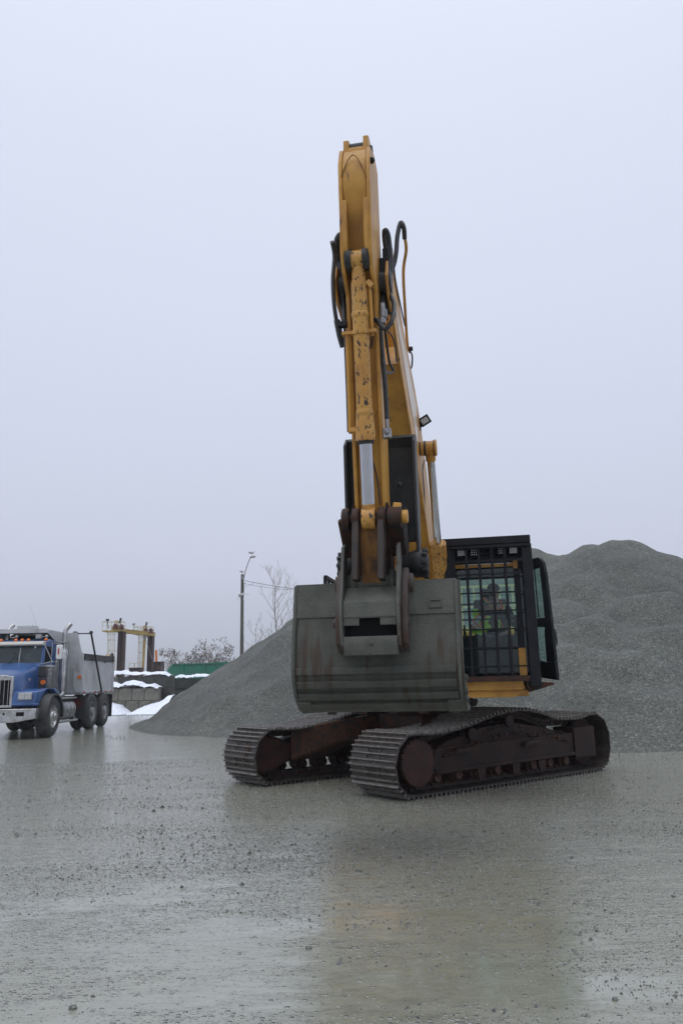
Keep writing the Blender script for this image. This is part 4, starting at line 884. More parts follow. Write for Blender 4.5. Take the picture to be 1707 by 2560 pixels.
# ------------------------------------------------------------------ the operator, sitting in the cab (built in the cab's frame, a thing of its own)
def skin_body(name, joints, edges, mt, parent=None, sub=2):
    me = bpy.data.meshes.new(name); me.from_pydata([Vector(j[:3]) for j in joints], edges, []); o = bpy.data.objects.new(name, me); col.objects.link(o); me.materials.append(mt)
    sk = o.modifiers.new('skin', 'SKIN'); sk.use_smooth_shade = True; su = o.modifiers.new('sub', 'SUBSURF'); su.levels = sub; su.render_levels = sub
    for i, j in enumerate(joints):
        r = j[3]; me.skin_vertices[0].data[i].radius = r if isinstance(r, tuple) else (r, r)
    me.skin_vertices[0].data[0].use_root = True
    if parent: o.parent = parent
    return o
hx = at(1233, 1482, -1.5); OX, OZ = hx.x, hx.z                   # head centre
OP = thing('person', (CX, CY, 0), 'person in a cap and dark jacket with hi-vis stripes sitting in the excavator cab', 'person', rz=-YAW)
def J(x, y, z, r): return (OX + x, -1.42 + y, OZ + z, r)
torso = [J(0, .12, -.66, (.15, .13)), J(-.01, .06, -.50, (.145, .12)), J(-.02, .0, -.32, (.16, .12)), J(-.02, -.03, -.20, (.12, .09)), J(0, -.05, -.12, .052), J(0, -.07, -.02, (.075, .085)), J(0, -.075, .06, (.07, .08))]
armL = [J(-.19, -.02, -.24, .062), J(-.27, -.10, -.46, .05), J(-.20, -.36, -.50, .038), J(-.19, -.41, -.49, .03)]
armR = [J(.17, -.03, -.24, .062), J(.25, -.12, -.45, .05), J(.28, -.38, -.44, .038), J(.285, -.43, -.43, .03)]
legs = [J(-.12, .02, -.70, .085), J(-.16, -.40, -.66, .062), J(-.17, -.50, -1.0, .045), J(-.17, -.60, -1.05, .04), J(.12, .02, -.70, .085), J(.17, -.40, -.66, .062), J(.18, -.50, -1.0, .045), J(.18, -.60, -1.05, .04)]
js = torso + armL + armR + legs
ed = [(0, 1), (1, 2), (2, 3), (3, 4), (4, 5), (5, 6), (3, 7), (7, 8), (8, 9), (9, 10), (3, 11), (11, 12), (12, 13), (13, 14), (0, 15), (15, 16), (16, 17), (17, 18), (0, 19), (19, 20), (20, 21), (21, 22)]
BODY = skin_body('body', js, ed, M['skin'], OP)
jk = [tuple(list(j[:3]) + [tuple(k * 1.12 + .008 for k in j[3]) if isinstance(j[3], tuple) else j[3] * 1.2 + .006]) for j in torso[:4] + armL[:3] + armR[:3]]
JK = skin_body('jacket', jk, [(0, 1), (1, 2), (2, 3), (3, 4), (4, 5), (5, 6), (3, 7), (7, 8), (8, 9)], M['cloth'], OP)
tr_ = [tuple(list(j[:3]) + [j[3] * 1.15 + .008]) for j in legs]; tr_ = [J(0, .12, -.68, (.15, .13))] + tr_
skin_body('trousers', tr_, [(0, 1), (1, 2), (2, 3), (3, 4), (0, 5), (5, 6), (6, 7), (7, 8)], M['cloth'], OP)
q = MB(); H_ = Vector((OX, -1.495, OZ)); q.sphere(H_ + Vector((0, .01, .065)), .098, 18, 10, (.92, 1.08, .78)); q.prism([(-.10, 0), (.10, 0), (.085, -.06), (.03, -.1), (-.03, -.1), (-.085, -.06)], .035, .05, 'z')
q.v = q.v[:-12] + [v_ + Vector((H_.x, H_.y - .075, H_.z)) for v_ in q.v[-12:]]
q.build('cap', M['cloth'], OP)
q = MB(); q.cyl(H_ + Vector((0, -.085, -.02)), H_ + Vector((0, -.115, -.035)), .010, .016, n=8); q.cyl(H_ + Vector((-.082, .0, -.005)), H_ + Vector((-.092, .004, -.005)), .025, .02, n=10); q.cyl(H_ + Vector((.082, .0, -.005)), H_ + Vector((.092, .004, -.005)), .025, .02, n=10); q.box(H_ + Vector((0, -.088, -.065)), (.045, .008, .008)); q.build('face_features', M['skin'], OP, bevel=.002)
q = MB()
for s in (-1, 1): q.sphere(H_ + Vector((s * .03, -.083, .012)), .009, 8, 6)
q.build_each('eye', M['black_text'], OP)
q = MB()                                                        # hands on the joysticks, each with palm, four fingers and thumb
for (hx_, hy_, hz_, s) in ((OX - .19, -1.42 - .45, OZ - .49, 1), (OX + .285, -1.42 - .47, OZ - .43, -1)):
    q.sphere((hx_, hy_, hz_), .04, 10, 8, (.95, 1.1, .6))
    for k in range(4): q.tube([(hx_ - .028 + .018 * k, hy_ - .03, hz_ + .005), (hx_ - .028 + .018 * k, hy_ - .065 - .004 * (k in (1, 2)), hz_ - .002), (hx_ - .026 + .017 * k, hy_ - .07, hz_ - .03), (hx_ - .025 + .016 * k, hy_ - .05, hz_ - .042)], [.0095, .009, .008, .0065], 6, 3)
    q.tube([(hx_ + s * .035, hy_, hz_), (hx_ + s * .052, hy_ - .03, hz_ - .008), (hx_ + s * .04, hy_ - .055, hz_ - .02)], [.011, .010, .008], 6, 3)
q.build('hand', M['skin'], OP)
def ribbon(pts, wd, mt, name='stripe', off=0.0):                # tape lying on the jacket front
    mb = MB(); P = [Vector(p) for p in pts]; vs = []
    for i, p in enumerate(P):
        d_ = (P[min(i + 1, len(P) - 1)] - P[max(i - 1, 0)]).normalized(); sd_ = Vector((d_.z, 0, -d_.x)).normalized()
        for a in (-wd / 2, wd / 2):
            for b__ in (0, .006): vs.append(p + sd_ * a + Vector((0, b__ + off, 0)))
    fs = []
    for i in range(len(P) - 1):
        k = i * 4; fs += [(k, k + 4, k + 6, k + 2), (k + 1, k + 3, k + 7, k + 5), (k, k + 1, k + 5, k + 4), (k + 2, k + 6, k + 7, k + 3)]
    mb.add(vs, fs); return mb.build(name, M[mt], OP)
def oj(px, py, y): return at(px, py, y)
for (pts, wd, mt, of) in (
    ([(1186, 1522, -1.86), (1192, 1556, -1.93), (1186, 1576, -1.9)], .085, 'hivis', 0), ([(1178, 1572, -1.93), (1202, 1580, -1.95), (1222, 1560, -1.93)], .10, 'hivis', 0), ([(1206, 1570, -1.93), (1222, 1540, -1.9)], .05, 'hivis', 0.0),
    ([(1180, 1572, -1.945), (1200, 1540, -1.93)], .05, 'silver_tape', -.008), ([(1176, 1562, -1.96), (1196, 1572, -1.96)], .035, 'silver_tape', -.012),
    ([(1176, 1548, -1.97), (1186, 1558, -1.97), (1202, 1568, -1.97)], .018, 'orange', -.016), ([(1184, 1550, -1.97), (1200, 1532, -1.96)], .016, 'orange', -.016), ([(1199, 1562, -1.97), (1216, 1540, -1.96)], .018, 'orange', -.016), ([(1174, 1562, -1.97), (1190, 1572, -1.97)], .014, 'orange', -.016),
    ([(1207, 1494, -1.66), (1216, 1500, -1.68), (1228, 1517, -1.7)], .022, 'orange', 0), ([(1209, 1499, -1.67), (1229, 1518, -1.7)], .010, 'hivis', -.01),
    ([(1249, 1503, -1.66), (1255, 1508, -1.68), (1257, 1524, -1.7)], .035, 'orange', 0), ([(1253, 1505, -1.68), (1259, 1511, -1.68), (1259, 1525, -1.7)], .014, 'hivis', -.01), ([(1244, 1519, -1.7), (1246, 1524, -1.7)], .02, 'orange', 0),
    ([(1247, 1545, -1.72), (1248, 1571, -1.74)], .022, 'hivis', 0), ([(1253, 1555, -1.72), (1257, 1571, -1.74)], .010, 'orange', 0)):
    ribbon([oj(*p) for p in pts], wd, mt, off=of)
q = MB(); c = at(1263, 1663, -2.08); q.sphere(c, .06, 12, 8, (1, 1.2, .5)); q.build('shoe_cover', M['hivis'], OP)
# ------------------------------------------------------------------ the dump truck (own frame: x to its left side, y to its rear, front axle at y = 0)
TS = 1.13
TR = thing('dump_truck', (-8.93 - 1.2 * TS, 23.8, 0), 'blue conventional dump truck with grey aluminium box parked on the left', 'dump truck', rz=R(1.6), sc=TS)
def wheel(name_parent, x, y, dual, front):
    sgn = 1 if x > 0 else -1; q = MB(); wd = .34 if front else .27; rad = .535
    def ty(xo): q.lathe((xo, y, rad), (sgn, 0, 0), [(-wd, .30), (-wd, .47), (-wd + .03, .515), (-wd + .06, rad), (-wd * .52, rad), (-wd * .5, rad - .012), (-wd * .48, rad), (-.06, rad), (-.03, .515), (0, .47), (.0, .36), (-.015, .30), (-.05, .285)], 40)
    ty(x)
    if dual: ty(x - sgn * .33)
    for k in range(40 if front else 0): a = 2 * math.pi * k / 40; 
    w_ = q.build('tyre', M['tyre'], name_parent, ang=40)
    r = MB()
    if front: r.lathe((x, y, rad), (sgn, 0, 0), [(-.03, .30), (-.005, .295), (-.01, .275), (-.07, .255), (-.045, .16), (.01, .14), (.03, .10), (.075, .09), (.08, 0)], 32)
    else: r.lathe((x, y, rad), (sgn, 0, 0), [(-.03, .30), (-.005, .295), (-.015, .275), (-.14, .26), (-.16, .15), (-.10, .13), (.0, .12), (.02, .10), (.02, 0)], 32)
    for k in range(10): a = 2 * math.pi * k / 10; c = Vector((x - sgn * (.05 if front else .15), y + .20 * math.cos(a), rad + .20 * math.sin(a))); r.cyl(c, c + Vector((sgn * .03, 0, 0)), .018, n=6)
    r.build('rim', M['truck_chrome'] if front else M['grey_metal'], w_, ang=30)
    return w_
for x in (1.27, -1.27):
    wheel(TR, x, 0, False, True); wheel(TR, x, 3.55, True, False); wheel(TR, x, 4.92, True, False)
q = MB()
for s in (-.45, .37): q.bb(s, s + .08, -.7, 6.1, .72, .98)
q.cyl((-1.0, 0, .5), (1.0, 0, .5), .06, n=10)
for y in (3.55, 4.92): q.cyl((-1.0, y, .535), (1.0, y, .535), .09, n=12); q.sphere((0, y, .56), .24, 12, 8)
q.bb(-.3, .3, -.55, .75, .55, 1.1); q.bb(-.37, .37, 2.2, 5.4, .6, .8)
q.build('chassis', M['dark'], TR)
# bumper with its openings
q = MB(); q.prism([(-1.12, .77), (1.12, .77), (1.12, .52), (.55, .43), (-.55, .43), (-1.12, .52)], -.93, -.85, 'y'); q.prism([(1.04, .77), (1.12, .77), (1.12, .52), (1.04, .51)], -.85, -.5, 'y')
q.build('bumper', M['truck_chrome'], TR, bevel=.012)
q = MB(); q.bb(.62, .82, -.936, -.931, .59, .69); q.bb(.28, .33, -.936, -.931, .62, .68); q.bb(-.9, -.7, -.936, -.931, .58, .68); q.bb(-.30, .0, -.936, -.931, .55, .70); q.build_each('bumper_opening', M['interior'], TR)
# hood: lofted sections from grille to firewall
q = MB(); secs = []
for (y, hw, zt, zs, x0) in ((-.74, .44, 1.60, 1.44, 0), (-.70, .47, 1.66, 1.50, 0), (-.2, .50, 1.76, 1.62, -.02), (.4, .55, 1.86, 1.72, -.06), (.85, .60, 1.96, 1.80, -.10)):
    secs.append([(x0 - hw, y, .84), (x0 - hw, y, zs), (x0 - hw + .06, y, zt - .05), (x0 - hw + .16, y, zt), (x0 - .12, y, zt + .035), (x0 + .12, y, zt + .035), (x0 + hw - .16, y, zt), (x0 + hw - .06, y, zt - .05), (x0 + hw, y, zs), (x0 + hw, y, .84)])
for k in range(len(secs)): q.v += [Vector(p) for p in secs[k]]
for k in range(len(secs) - 1):
    for i in range(9): q.f.append((k * 10 + i, k * 10 + i + 1, (k + 1) * 10 + i + 1, (k + 1) * 10 + i))
q.f += [tuple(range(9, -1, -1)), tuple(range(40, 50))]; q.m = [0] * len(q.f)
HOOD = q.build('hood', M['blue'], TR, ang=60)
q = MB(); q.box((.515, .12, 1.52), (.012, .17, .05)); q.box((.52, .12, 1.48), (.006, .03, .05)); q.build('hood_badge', M['badge'], HOOD, bevel=.01)
q = MB(); q.sphere((.0, -.755, 1.655), .04, 10, 6, (1, .3, .8)); q.build('hood_emblem', M['badge'], HOOD)
# grille
q = MB(); q.bb(-.44, -.37, -.80, -.745, .80, 1.60); q.bb(.37, .44, -.80, -.745, .80, 1.60); q.prism([(-.369, 1.50), (.369, 1.50), (.369, 1.60), (.2, 1.635), (-.2, 1.635), (-.369, 1.60)], -.80, -.745, 'y'); q.bb(-.369, .369, -.80, -.745, .80, .86)
GR = q.build('grille', M['truck_chrome'], TR, bevel=.008)
q = MB(); q.bb(-.369, .369, -.76, -.75, .86, 1.50); q.build('grille_mesh', M['interior'], GR)
q = MB()
for k in range(-3, 4): q.bb(k * .105 - .006, k * .105 + .006, -.782, -.764, .86, 1.50)
q.build_each('grille_bar', M['truck_chrome'], GR)
# fenders with black flares, headlamps
for s in (1, -1):
    arc = [(.66 * math.cos(R(a)), .54 + .60 * math.sin(R(a))) for a in range(-5, 186, 10)]; inn = [(.60 * math.cos(R(a)), .54 + .545 * math.sin(R(a))) for a in range(-5, 186, 10)]
    q = MB(); q.prism([(-p[0], p[1]) for p in arc] + [(-p[0], p[1]) for p in inn][::-1], s * 1.04, s * 1.31, 'x')
    q.build('fender_flare', M['rubber'], TR, ang=50)
    q = MB(); F = [(-p[0], p[1] + .006) for p in arc[:19]]
    top = [(-.78, .80), (-.78, 1.24), (-.55, 1.27), (-.40, 1.20), (-.2, 1.28), (.15, 1.36), (.5, 1.28), (.64, 1.02), (.68, .62)]
    P_ = [(-.80, .84), (-.80, .96), (-.76, 1.20), (-.60, 1.23), (-.35, 1.22), (-.1, 1.27), (.12, 1.27), (.36, 1.18), (.56, .98), (.66, .66), (.62, .60), (.56, .70), (.40, .98), (.18, 1.13), (-.1, 1.15), (-.34, 1.06), (-.52, .88), (-.6, .80)]
    q.prism(P_, s * .42, s * 1.05, 'x'); q.prism([(p[0] * 1.0, p[1]) for p in P_[5:14]] , s * 1.051, s * 1.24, 'x')
    q.prism([(-.80, .84), (-.82, .90), (-.6, .90), (-.6, .84)], s * .42, s * 1.09, 'x')
    FE = q.build('fender', M['blue'], TR, bevel=.03, seg=3)
    q = MB(); q.bb(s * .60, s * .96, -.835, -.79, 1.00, 1.17); HL = q.build('headlamp_bezel', M['truck_chrome'], FE, bevel=.008)
    for k in (0, 1): q = MB(); a0 = .615 + k * .17; q.bb(s * a0, s * (a0 + .155), -.842, -.837, 1.015, 1.155); q.build('headlamp', M['lens'], HL)
    q = MB(); q.cyl((s * .74, .55, 1.44), (s * .74, .49, 1.44), .065, n=16); q.build('turn_signal', M['amber'], FE)
    q = MB(); q.bb(s * .62, s * .66, .45, .6, 1.25, 1.55); q.prism([(s * .60, 1.58), (s * .82, 1.58), (s * .80, 1.88), (s * .62, 1.88)], .44, .60, 'y'); q.build('hood_mirror', M['rubber'], TR, bevel=.03)
# cab
CXc = -.12
q = MB(); q.prism([(.80, .95), (.80, 1.92), (.93, 1.98), (1.02, 2.50), (1.10, 2.60), (1.5, 2.68), (1.95, 2.64), (2.0, 2.5), (2.0, .95)], CXc - .66, CXc + .66, 'x')
CAB2 = q.build('cab', M['blue'], TR, bevel=.04, seg=3)
def ws(off, x0, x1, z0=1.99, z1=2.47):
    f = lambda z: .93 + (z - 1.98) / .52 * .09 - off
    return [(x0, f(z0), z0), (x1, f(z0), z0), (x1, f(z1), z1), (x0, f(z1), z1)]
q = MB(); 
def quad_slab(mb, P4, th=(0, .01, 0)): t = Vector(th); mb.add([*P4, *[Vector(p) + t for p in P4]], [(0, 1, 2, 3), (7, 6, 5, 4), (0, 4, 5, 1), (1, 5, 6, 2), (2, 6, 7, 3), (3, 7, 4, 0)])
quad_slab(q, ws(.012, CXc - .60, CXc + .60)); q.build('windscreen', mat('dark windscreen', (0.03, 0.042, 0.045), (0.075, 0.105, 0.105), 1.6, 0.08, lo=.5, hi=.68), CAB2)
q = MB(); quad_slab(q, ws(.020, CXc - .008, CXc + .008)); q.build('windscreen_divider', M['truck_chrome'], CAB2)
q = MB(); q.beam((CXc - .02, .905, 2.0), (CXc - .14, .905, 2.30), .012, .012); q.beam((CXc + .16, .905, 1.99), (CXc + .03, .905, 2.16), .012, .012); q.beam((CXc - .3, .905, 1.99), (CXc - .12, .905, 2.16), .012, .012); q.build_each('wiper', M['rubber'], CAB2)
q = MB(); q.bb(CXc + .661, CXc + .668, 1.12, 1.62, 2.0, 2.46); q.build('door_window', M['interior'], CAB2, bevel=.0)
q = MB(); q.bb(CXc + .42, CXc + .47, .90, .905, 2.40, 2.45); q.build('screen_sticker', M['white'], CAB2)
q = MB(); q.prism([(.86, 2.46), (.80, 2.50), (.84, 2.57), (1.05, 2.60), (1.05, 2.50)], CXc - .68, CXc + .68, 'x'); q.build('sun_visor', M['visor'], CAB2, bevel=.01)
for x in (-.72, -.12, .06, -.30, .56):
    q = MB(); q.sphere((CXc + x + .12, 1.06, 2.64), .05, 12, 8, (1.1, 1, .8)); q.build('roof_marker', M['amber'], CAB2)
q = MB(); q.sphere((CXc - .22, 1.2, 2.74), .05, 10, 8); q.sphere((CXc + .62, 1.25, 2.74), .05, 10, 8); q.box((CXc + .42, 1.2, 2.74), (.15, .12, .12)); q.cyl((CXc + .5, 1.2, 2.73), (CXc + .62, 1.2, 2.73), .012, n=6); q.cyl((CXc - .22, 1.2, 2.62), (CXc - .22, 1.2, 2.74), .02, n=6); q.cyl((CXc - .4, 1.2, 2.72), (CXc - .22, 1.2, 2.72), .015, n=6)
q.build('roof_horn', M['grey_metal'], CAB2, bevel=.004)
for s in (1, -1):
    q = MB(); x = CXc + s * .66; fx = x + s * .34
    q.beam((x, .95, 2.55), (fx - s * .08, 1.0, 2.0), .018, .018); q.beam((x - s * .02, .9, 1.95), (fx - s * .08, 1.0, 2.02), .02, .02); q.beam((x, 1.2, 2.58), (fx, 1.15, 2.52), .016, .016)
    q.beam((fx - s * .02, 1.15, 2.52), (fx - s * .02, 1.15, 1.25), .012, .012); q.beam((fx - s * .13, 1.05, 2.55), (fx - s * .13, 1.05, 1.25), .012, .012); q.beam((fx - s * .13, 1.05, 2.0), (fx + s * .03, 1.15, 2.02), .02, .02)
    q.build('mirror_bracket', M['truck_chrome'], CAB2)
    q = MB(); q.bb(fx - s * .03, fx + s * .15, 1.08, 1.15, 2.08, 2.48); mo = q.build('side_mirror', M['white'], CAB2, bevel=.02); q = MB(); q.bb(fx + s * .03, fx + s * .065, 1.068, 1.078, 2.22, 2.38); q.build('mirror_reflector', M['redlens'], mo)
    q = MB(); ax_ = CXc + s * .66 + s * .20; q.lathe((ax_, .92, 1.10), (0, 0, 1), [(0, 0), (0, .15), (.05, .17), (.62, .17), (.63, .185), (.67, .185), (.68, .17), (.74, .17), (.76, .19), (.80, .18), (.83, .0)], 28); q.build('air_cleaner', M['steel'], TR)
    q = MB(); sx_ = CXc + s * .66 + s * .20; q.lathe((sx_, 2.12, 1.22), (0, 0, 1), [(0, 0), (0, .15), (1.0, .15), (1.12, .11), (1.2, .09)], 24)
    q.tube([(sx_, 2.12, 2.42), (sx_, 2.12, 2.85), (sx_ + .01, 2.14, 2.98), (sx_ + .07, 2.2, 3.10), (sx_ + .10, 2.25, 3.16)], .072, 16, 4, False); q.tube([(sx_, 2.12, 1.22), (sx_, 2.1, 1.08), (sx_ - s * .1, 1.9, 1.0), (sx_ - s * .3, 1.6, .95)], .10, 14)
    for k in range(16): a = 2 * math.pi * k / 16; q.beam((sx_ + .152 * math.cos(a), 2.12 + .152 * math.sin(a), 1.3), (sx_ + .152 * math.cos(a), 2.12 + .152 * math.sin(a), 2.15), .02, .004, (math.cos(a), math.sin(a), 0))
    q.build('exhaust_stack', M['truck_chrome'], TR, ang=45)
    q = MB(); q.lathe((s * .96, .95, .66), (0, 1, 0), [(0, 0), (.0, .2), (.03, .29), (.95, .29), (.98, .2), (.98, 0)], 32); TK = q.build('fuel_tank', M['steel'], TR)
    q = MB()
    for y in (1.15, 1.55, 1.8): q.lathe((s * .96, y, .66), (0, 1, 0), [(0, .29), (0, .303), (.05, .303), (.05, .29)], 32)
    q.build_each('tank_strap', M['truck_chrome'], TK)
    q = MB(); q.bb(s * .85, s * 1.2, .72, 2.1, .96, 1.0); q.cyl((s * 1.15, .75, .34), (s * 1.15, 2.35, .34), .035, n=10); q.beam((s * 1.1, 2.3, .34), (s * 1.0, 2.3, .7), .04, .04); q.build('step_bar', M['grey_metal'], TR, bevel=.006)
q = MB(); q.cyl((CXc + .45, 1.3, 2.64), (CXc + .10, 1.2, 3.65), .005, .002, 6); q.cyl((CXc + .30, 1.3, 2.64), (CXc + .18, 1.25, 3.15), .004, .002, 6); q.build('antenna', M['grey_metal'], CAB2)
q = MB(); q.tube([(CXc + .4, 2.02, 2.6), (CXc + .9, 2.04, 2.6), (CXc + 1.02, 2.05, 2.5), (CXc + 1.04, 2.05, 1.25)], .02, 8); q.build('headache_rail', M['grey_metal'], CAB2)
# aluminium dump box
BX0, BX1, BY0, BY1 = -1.22, 1.16, 2.72, 6.15
q = MB()
q.bb(BX1 - .03, BX1, BY0, BY1, 1.10, 2.10); q.bb(BX0, BX0 + .03, BY0, BY1, 1.10, 2.10); q.bb(BX0 + .031, BX1 - .031, BY0, BY1, 1.06, 1.14); q.bb(BX0 + .031, BX1 - .031, BY1 - .04, BY1, 1.141, 2.10)
q.bb(BX1 - .12, BX1 + .02, BY1 - .14, BY1 + .03, 1.10, 2.14); q.bb(BX1 - .01, BX1 + .03, BY0 + .12, BY1 - .16, 1.10, 1.16)
q.prism([(BX0, 1.1), (BX1, 1.1), (BX1 - .06, 2.3), (BX1 - .20, 2.86), (BX1 - .26, 2.93), (BX0 + .22, 2.93), (BX0 + .1, 2.86), (BX0, 2.3)], BY0 - .05, BY0 - .002, 'y')
q.prism([(BX1 - .28, 1.30), (BX1 - .16, 1.12), (BX1 + .0, 1.12), (BX1 + .02, 2.30), (BX1 - .12, 2.30), (BX1 - .13, 1.9), (BX1 - .28, 1.9)], BY0 - .10, BY0 - .052, 'y')
DB = q.build('dump_box', M['alu'], TR, bevel=.008)
q = MB(); q.bb(-1.12, .46, 1.35, BY0 - .051, 2.92, 2.96); q.prism([(-1.18, 2.92), (-1.12, 2.98), (.46, 2.98), (.50, 2.92), (.50, 2.85), (-1.18, 2.85)], 1.30, 1.348, 'y')
q.prism([(1.35, 2.95), (1.35, 2.86), (BY0 - .055, 2.45), (BY0 - .055, 2.95)], .462, .49, 'x'); q.prism([(1.35, 2.95), (1.35, 2.86), (BY0 - .055, 2.45), (BY0 - .055, 2.95)], -1.15, -1.122, 'x')
q.bb(-.40, .10, 1.32, 1.7, 2.984, 3.07)
q.build('cab_shield', M['alu'], DB, bevel=.006)
q = MB(); q.bb(BX0 + .2, .44, BY0 - .06, BY0 - .0505, 2.40, 2.86); q.build('shield_shade_sheet', M['interior'], DB)  # dark sheet on the headboard, standing in for the shade under the shield
q = MB(); q.bb(BX1 - .04, BX1 + .03, BY0 + .05, BY1 - .14, 2.102, 2.29); q.bb(BX0 - .03, BX0 + .04, BY0 + .05, BY1 - .14, 2.102, 2.29); q.build_each('side_board', M['dark_slate'], DB)
q = MB(); q.prism([(BY0 + .1, 2.28), (BY0 + .1, 2.42), (BY0 + .6, 2.36), (BY0 + .9, 2.30)], -.9, .9, 'x'); q.tube([(BX1 + .0, BY1 - .6, 2.18), (BX1 + .02, BY1 - .45, 2.36), (BX1 + .02, BY1 - .25, 2.36), (BX1 + .03, BY1 - .2, 2.12)], .03, 8); q.bb(BX1 - .01, BX1 + .035, BY1 - 1.2, BY1 - 1.1, 2.06, 2.22); q.build('rolled_tarp', M['dark_slate'], DB)
q = MB(); q.prism([(BY1 - .55, 2.30), (BY1 - .45, 2.38), (BY1 + .02, 2.30), (BY1 + .02, 2.10), (BY1 - .35, 2.10)], BX1 - .16, BX1 + .02, 'x'); q.build('tailgate_bracket', mat('rusty tan steel', (0.28, 0.17, 0.09), (0.35, 0.33, 0.30), 6, .6), DB)
q = MB(); q.cyl((BX1 + .10, 4.45, 1.12), (BX1 + .08, 3.05, 2.94), .03, n=10); q.cyl((BX1 + .08, 3.05, 2.92), (.55, 2.68, 2.90), .018, n=8); q.sphere((BX1 + .08, 3.05, 2.95), .06, 10, 6); q.lathe((BX1 - .34, 2.80, 2.88), (0, 1, 0), [(0, 0), (0, .1), (.06, .1), (.06, 0)]); q.build('tarp_arm', M['dark_slate'], DB)
for y in (2.85, 3.95, 4.55, 5.2, 5.85):
    q = MB(); q.bb(BX1 + .031, BX1 + .045, y - .10, y + .04, 1.10, 1.15); q.build('side_marker', M['redlens'], DB)
q = MB(); q.cyl((BX1 - .07, BY0 - .10, 1.58), (BX1 - .07, BY0 - .14, 1.58), .055, n=14); q.build('clearance_lamp', M['amber'], DB)
for s in (1, -1):
    q = MB(); q.bb(s * .72, s * 1.27, 5.72, 5.74, .28, 1.02); q.bb(s * .6, s * 1.24, 2.82, 2.85, .34, 1.02); q.build_each('mud_flap', M['rubber'], TR)
    q = MB(); P_ = [(s * .93 + .25 * math.cos(2 * math.pi * k / 20), .80 + .16 * math.sin(2 * math.pi * k / 20)) for k in range(20)]; q.prism(P_, 2.808, 2.812, 'y'); ov = q.build('flap_emblem', mat('dark red oval', (0.05, 0.012, 0.01), None, rough=.7), TR)
    q = MB()
    for k in range(7): q.bb(s * .93 - .15 + k * .043, s * .93 - .15 + k * .043 + .026, 2.802, 2.806, .79, .84)
    for k in range(4): q.bb(s * .93 - .08 + k * .043, s * .93 - .08 + k * .043 + .026, 2.802, 2.806, .72, .76)
    q.build('flap_lettering', M['lettering_red'], ov)
# ------------------------------------------------------------------ background, left side: concrete block walls under snow
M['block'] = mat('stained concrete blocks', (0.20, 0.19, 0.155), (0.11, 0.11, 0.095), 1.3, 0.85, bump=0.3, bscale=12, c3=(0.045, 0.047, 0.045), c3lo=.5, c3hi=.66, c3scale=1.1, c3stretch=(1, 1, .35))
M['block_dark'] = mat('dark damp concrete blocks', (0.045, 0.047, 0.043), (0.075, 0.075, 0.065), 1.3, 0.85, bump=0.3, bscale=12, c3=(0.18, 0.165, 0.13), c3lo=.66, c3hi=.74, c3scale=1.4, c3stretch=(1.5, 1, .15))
def wx(px, Y): return WP(px, 1740, Y).x
BH = .645
def block(x0, x1, row, Y, lb, mt='block', dep=.75, z0=0):
    q = MB(); w_, z = x1 - x0, row * BH + z0; q.bb(-w_ / 2 + .012, w_ / 2 - .012, 0, dep, .006, BH - .006)
    q.prism([(-w_ * .12, BH - .006), (w_ * .12, BH - .006), (w_ * .08, BH + .03), (-w_ * .08, BH + .03)], .3, .45, 'y')
    o = q.build('concrete_block', M[mt], None, bevel=.025); o.location = ((x0 + x1) / 2, Y, z)
    o.data.transform(Matrix.Identity(4)); tag(o, lb, 'concrete block', 'stacked concrete blocks of the storage bays'); return o
Ya = 42.0
for i, (a, b_) in enumerate(((262, 288), (288, 314.5), (314.5, 348), (348, 381), (381, 399))):
    block(wx(a, Ya), wx(b_, Ya), 0, Ya, ['concrete block in the bottom course hidden mostly by the truck tail', 'bottom course block just right of the truck mud flap', 'pale bottom course block with snow at its foot, second from the truck', 'pale bottom course block above the long snow bank, third from the truck', 'narrow shaded block ending the bottom course on the right'][i])
for i, (a, b_) in enumerate(((262, 296), (296, 330), (330, 361), (361, 396))):
    block(wx(a, Ya), wx(b_, Ya), 1, Ya, ['second course block partly behind the truck tail', 'brownish block under the snow ledge, right beside the truck', 'streaked block in the middle under the snow ledge', 'darker block at the right end under the snow ledge'][i])
for i, (a, b_) in enumerate(((250, 294), (294, 338), (338, 384), (384, 428))):
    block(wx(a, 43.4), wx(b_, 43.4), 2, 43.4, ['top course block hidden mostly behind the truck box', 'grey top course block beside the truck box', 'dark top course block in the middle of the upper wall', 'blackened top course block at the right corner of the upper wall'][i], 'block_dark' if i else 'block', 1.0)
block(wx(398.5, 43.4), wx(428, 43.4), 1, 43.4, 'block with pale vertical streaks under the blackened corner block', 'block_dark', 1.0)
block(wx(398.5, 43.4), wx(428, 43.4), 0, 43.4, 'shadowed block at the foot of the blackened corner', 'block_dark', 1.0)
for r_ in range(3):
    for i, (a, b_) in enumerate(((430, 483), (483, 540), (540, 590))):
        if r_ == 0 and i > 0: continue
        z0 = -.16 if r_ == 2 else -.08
        block(wx(a, 46), wx(b_, 46), r_, 46, ('%s block of the dark right-hand wall, %s' % (['bottom', 'middle', 'top'][r_], ['next to the corner', 'in the middle where the heap rises', 'mostly buried by the heap'][i])), 'block_dark', 1.2, z0)
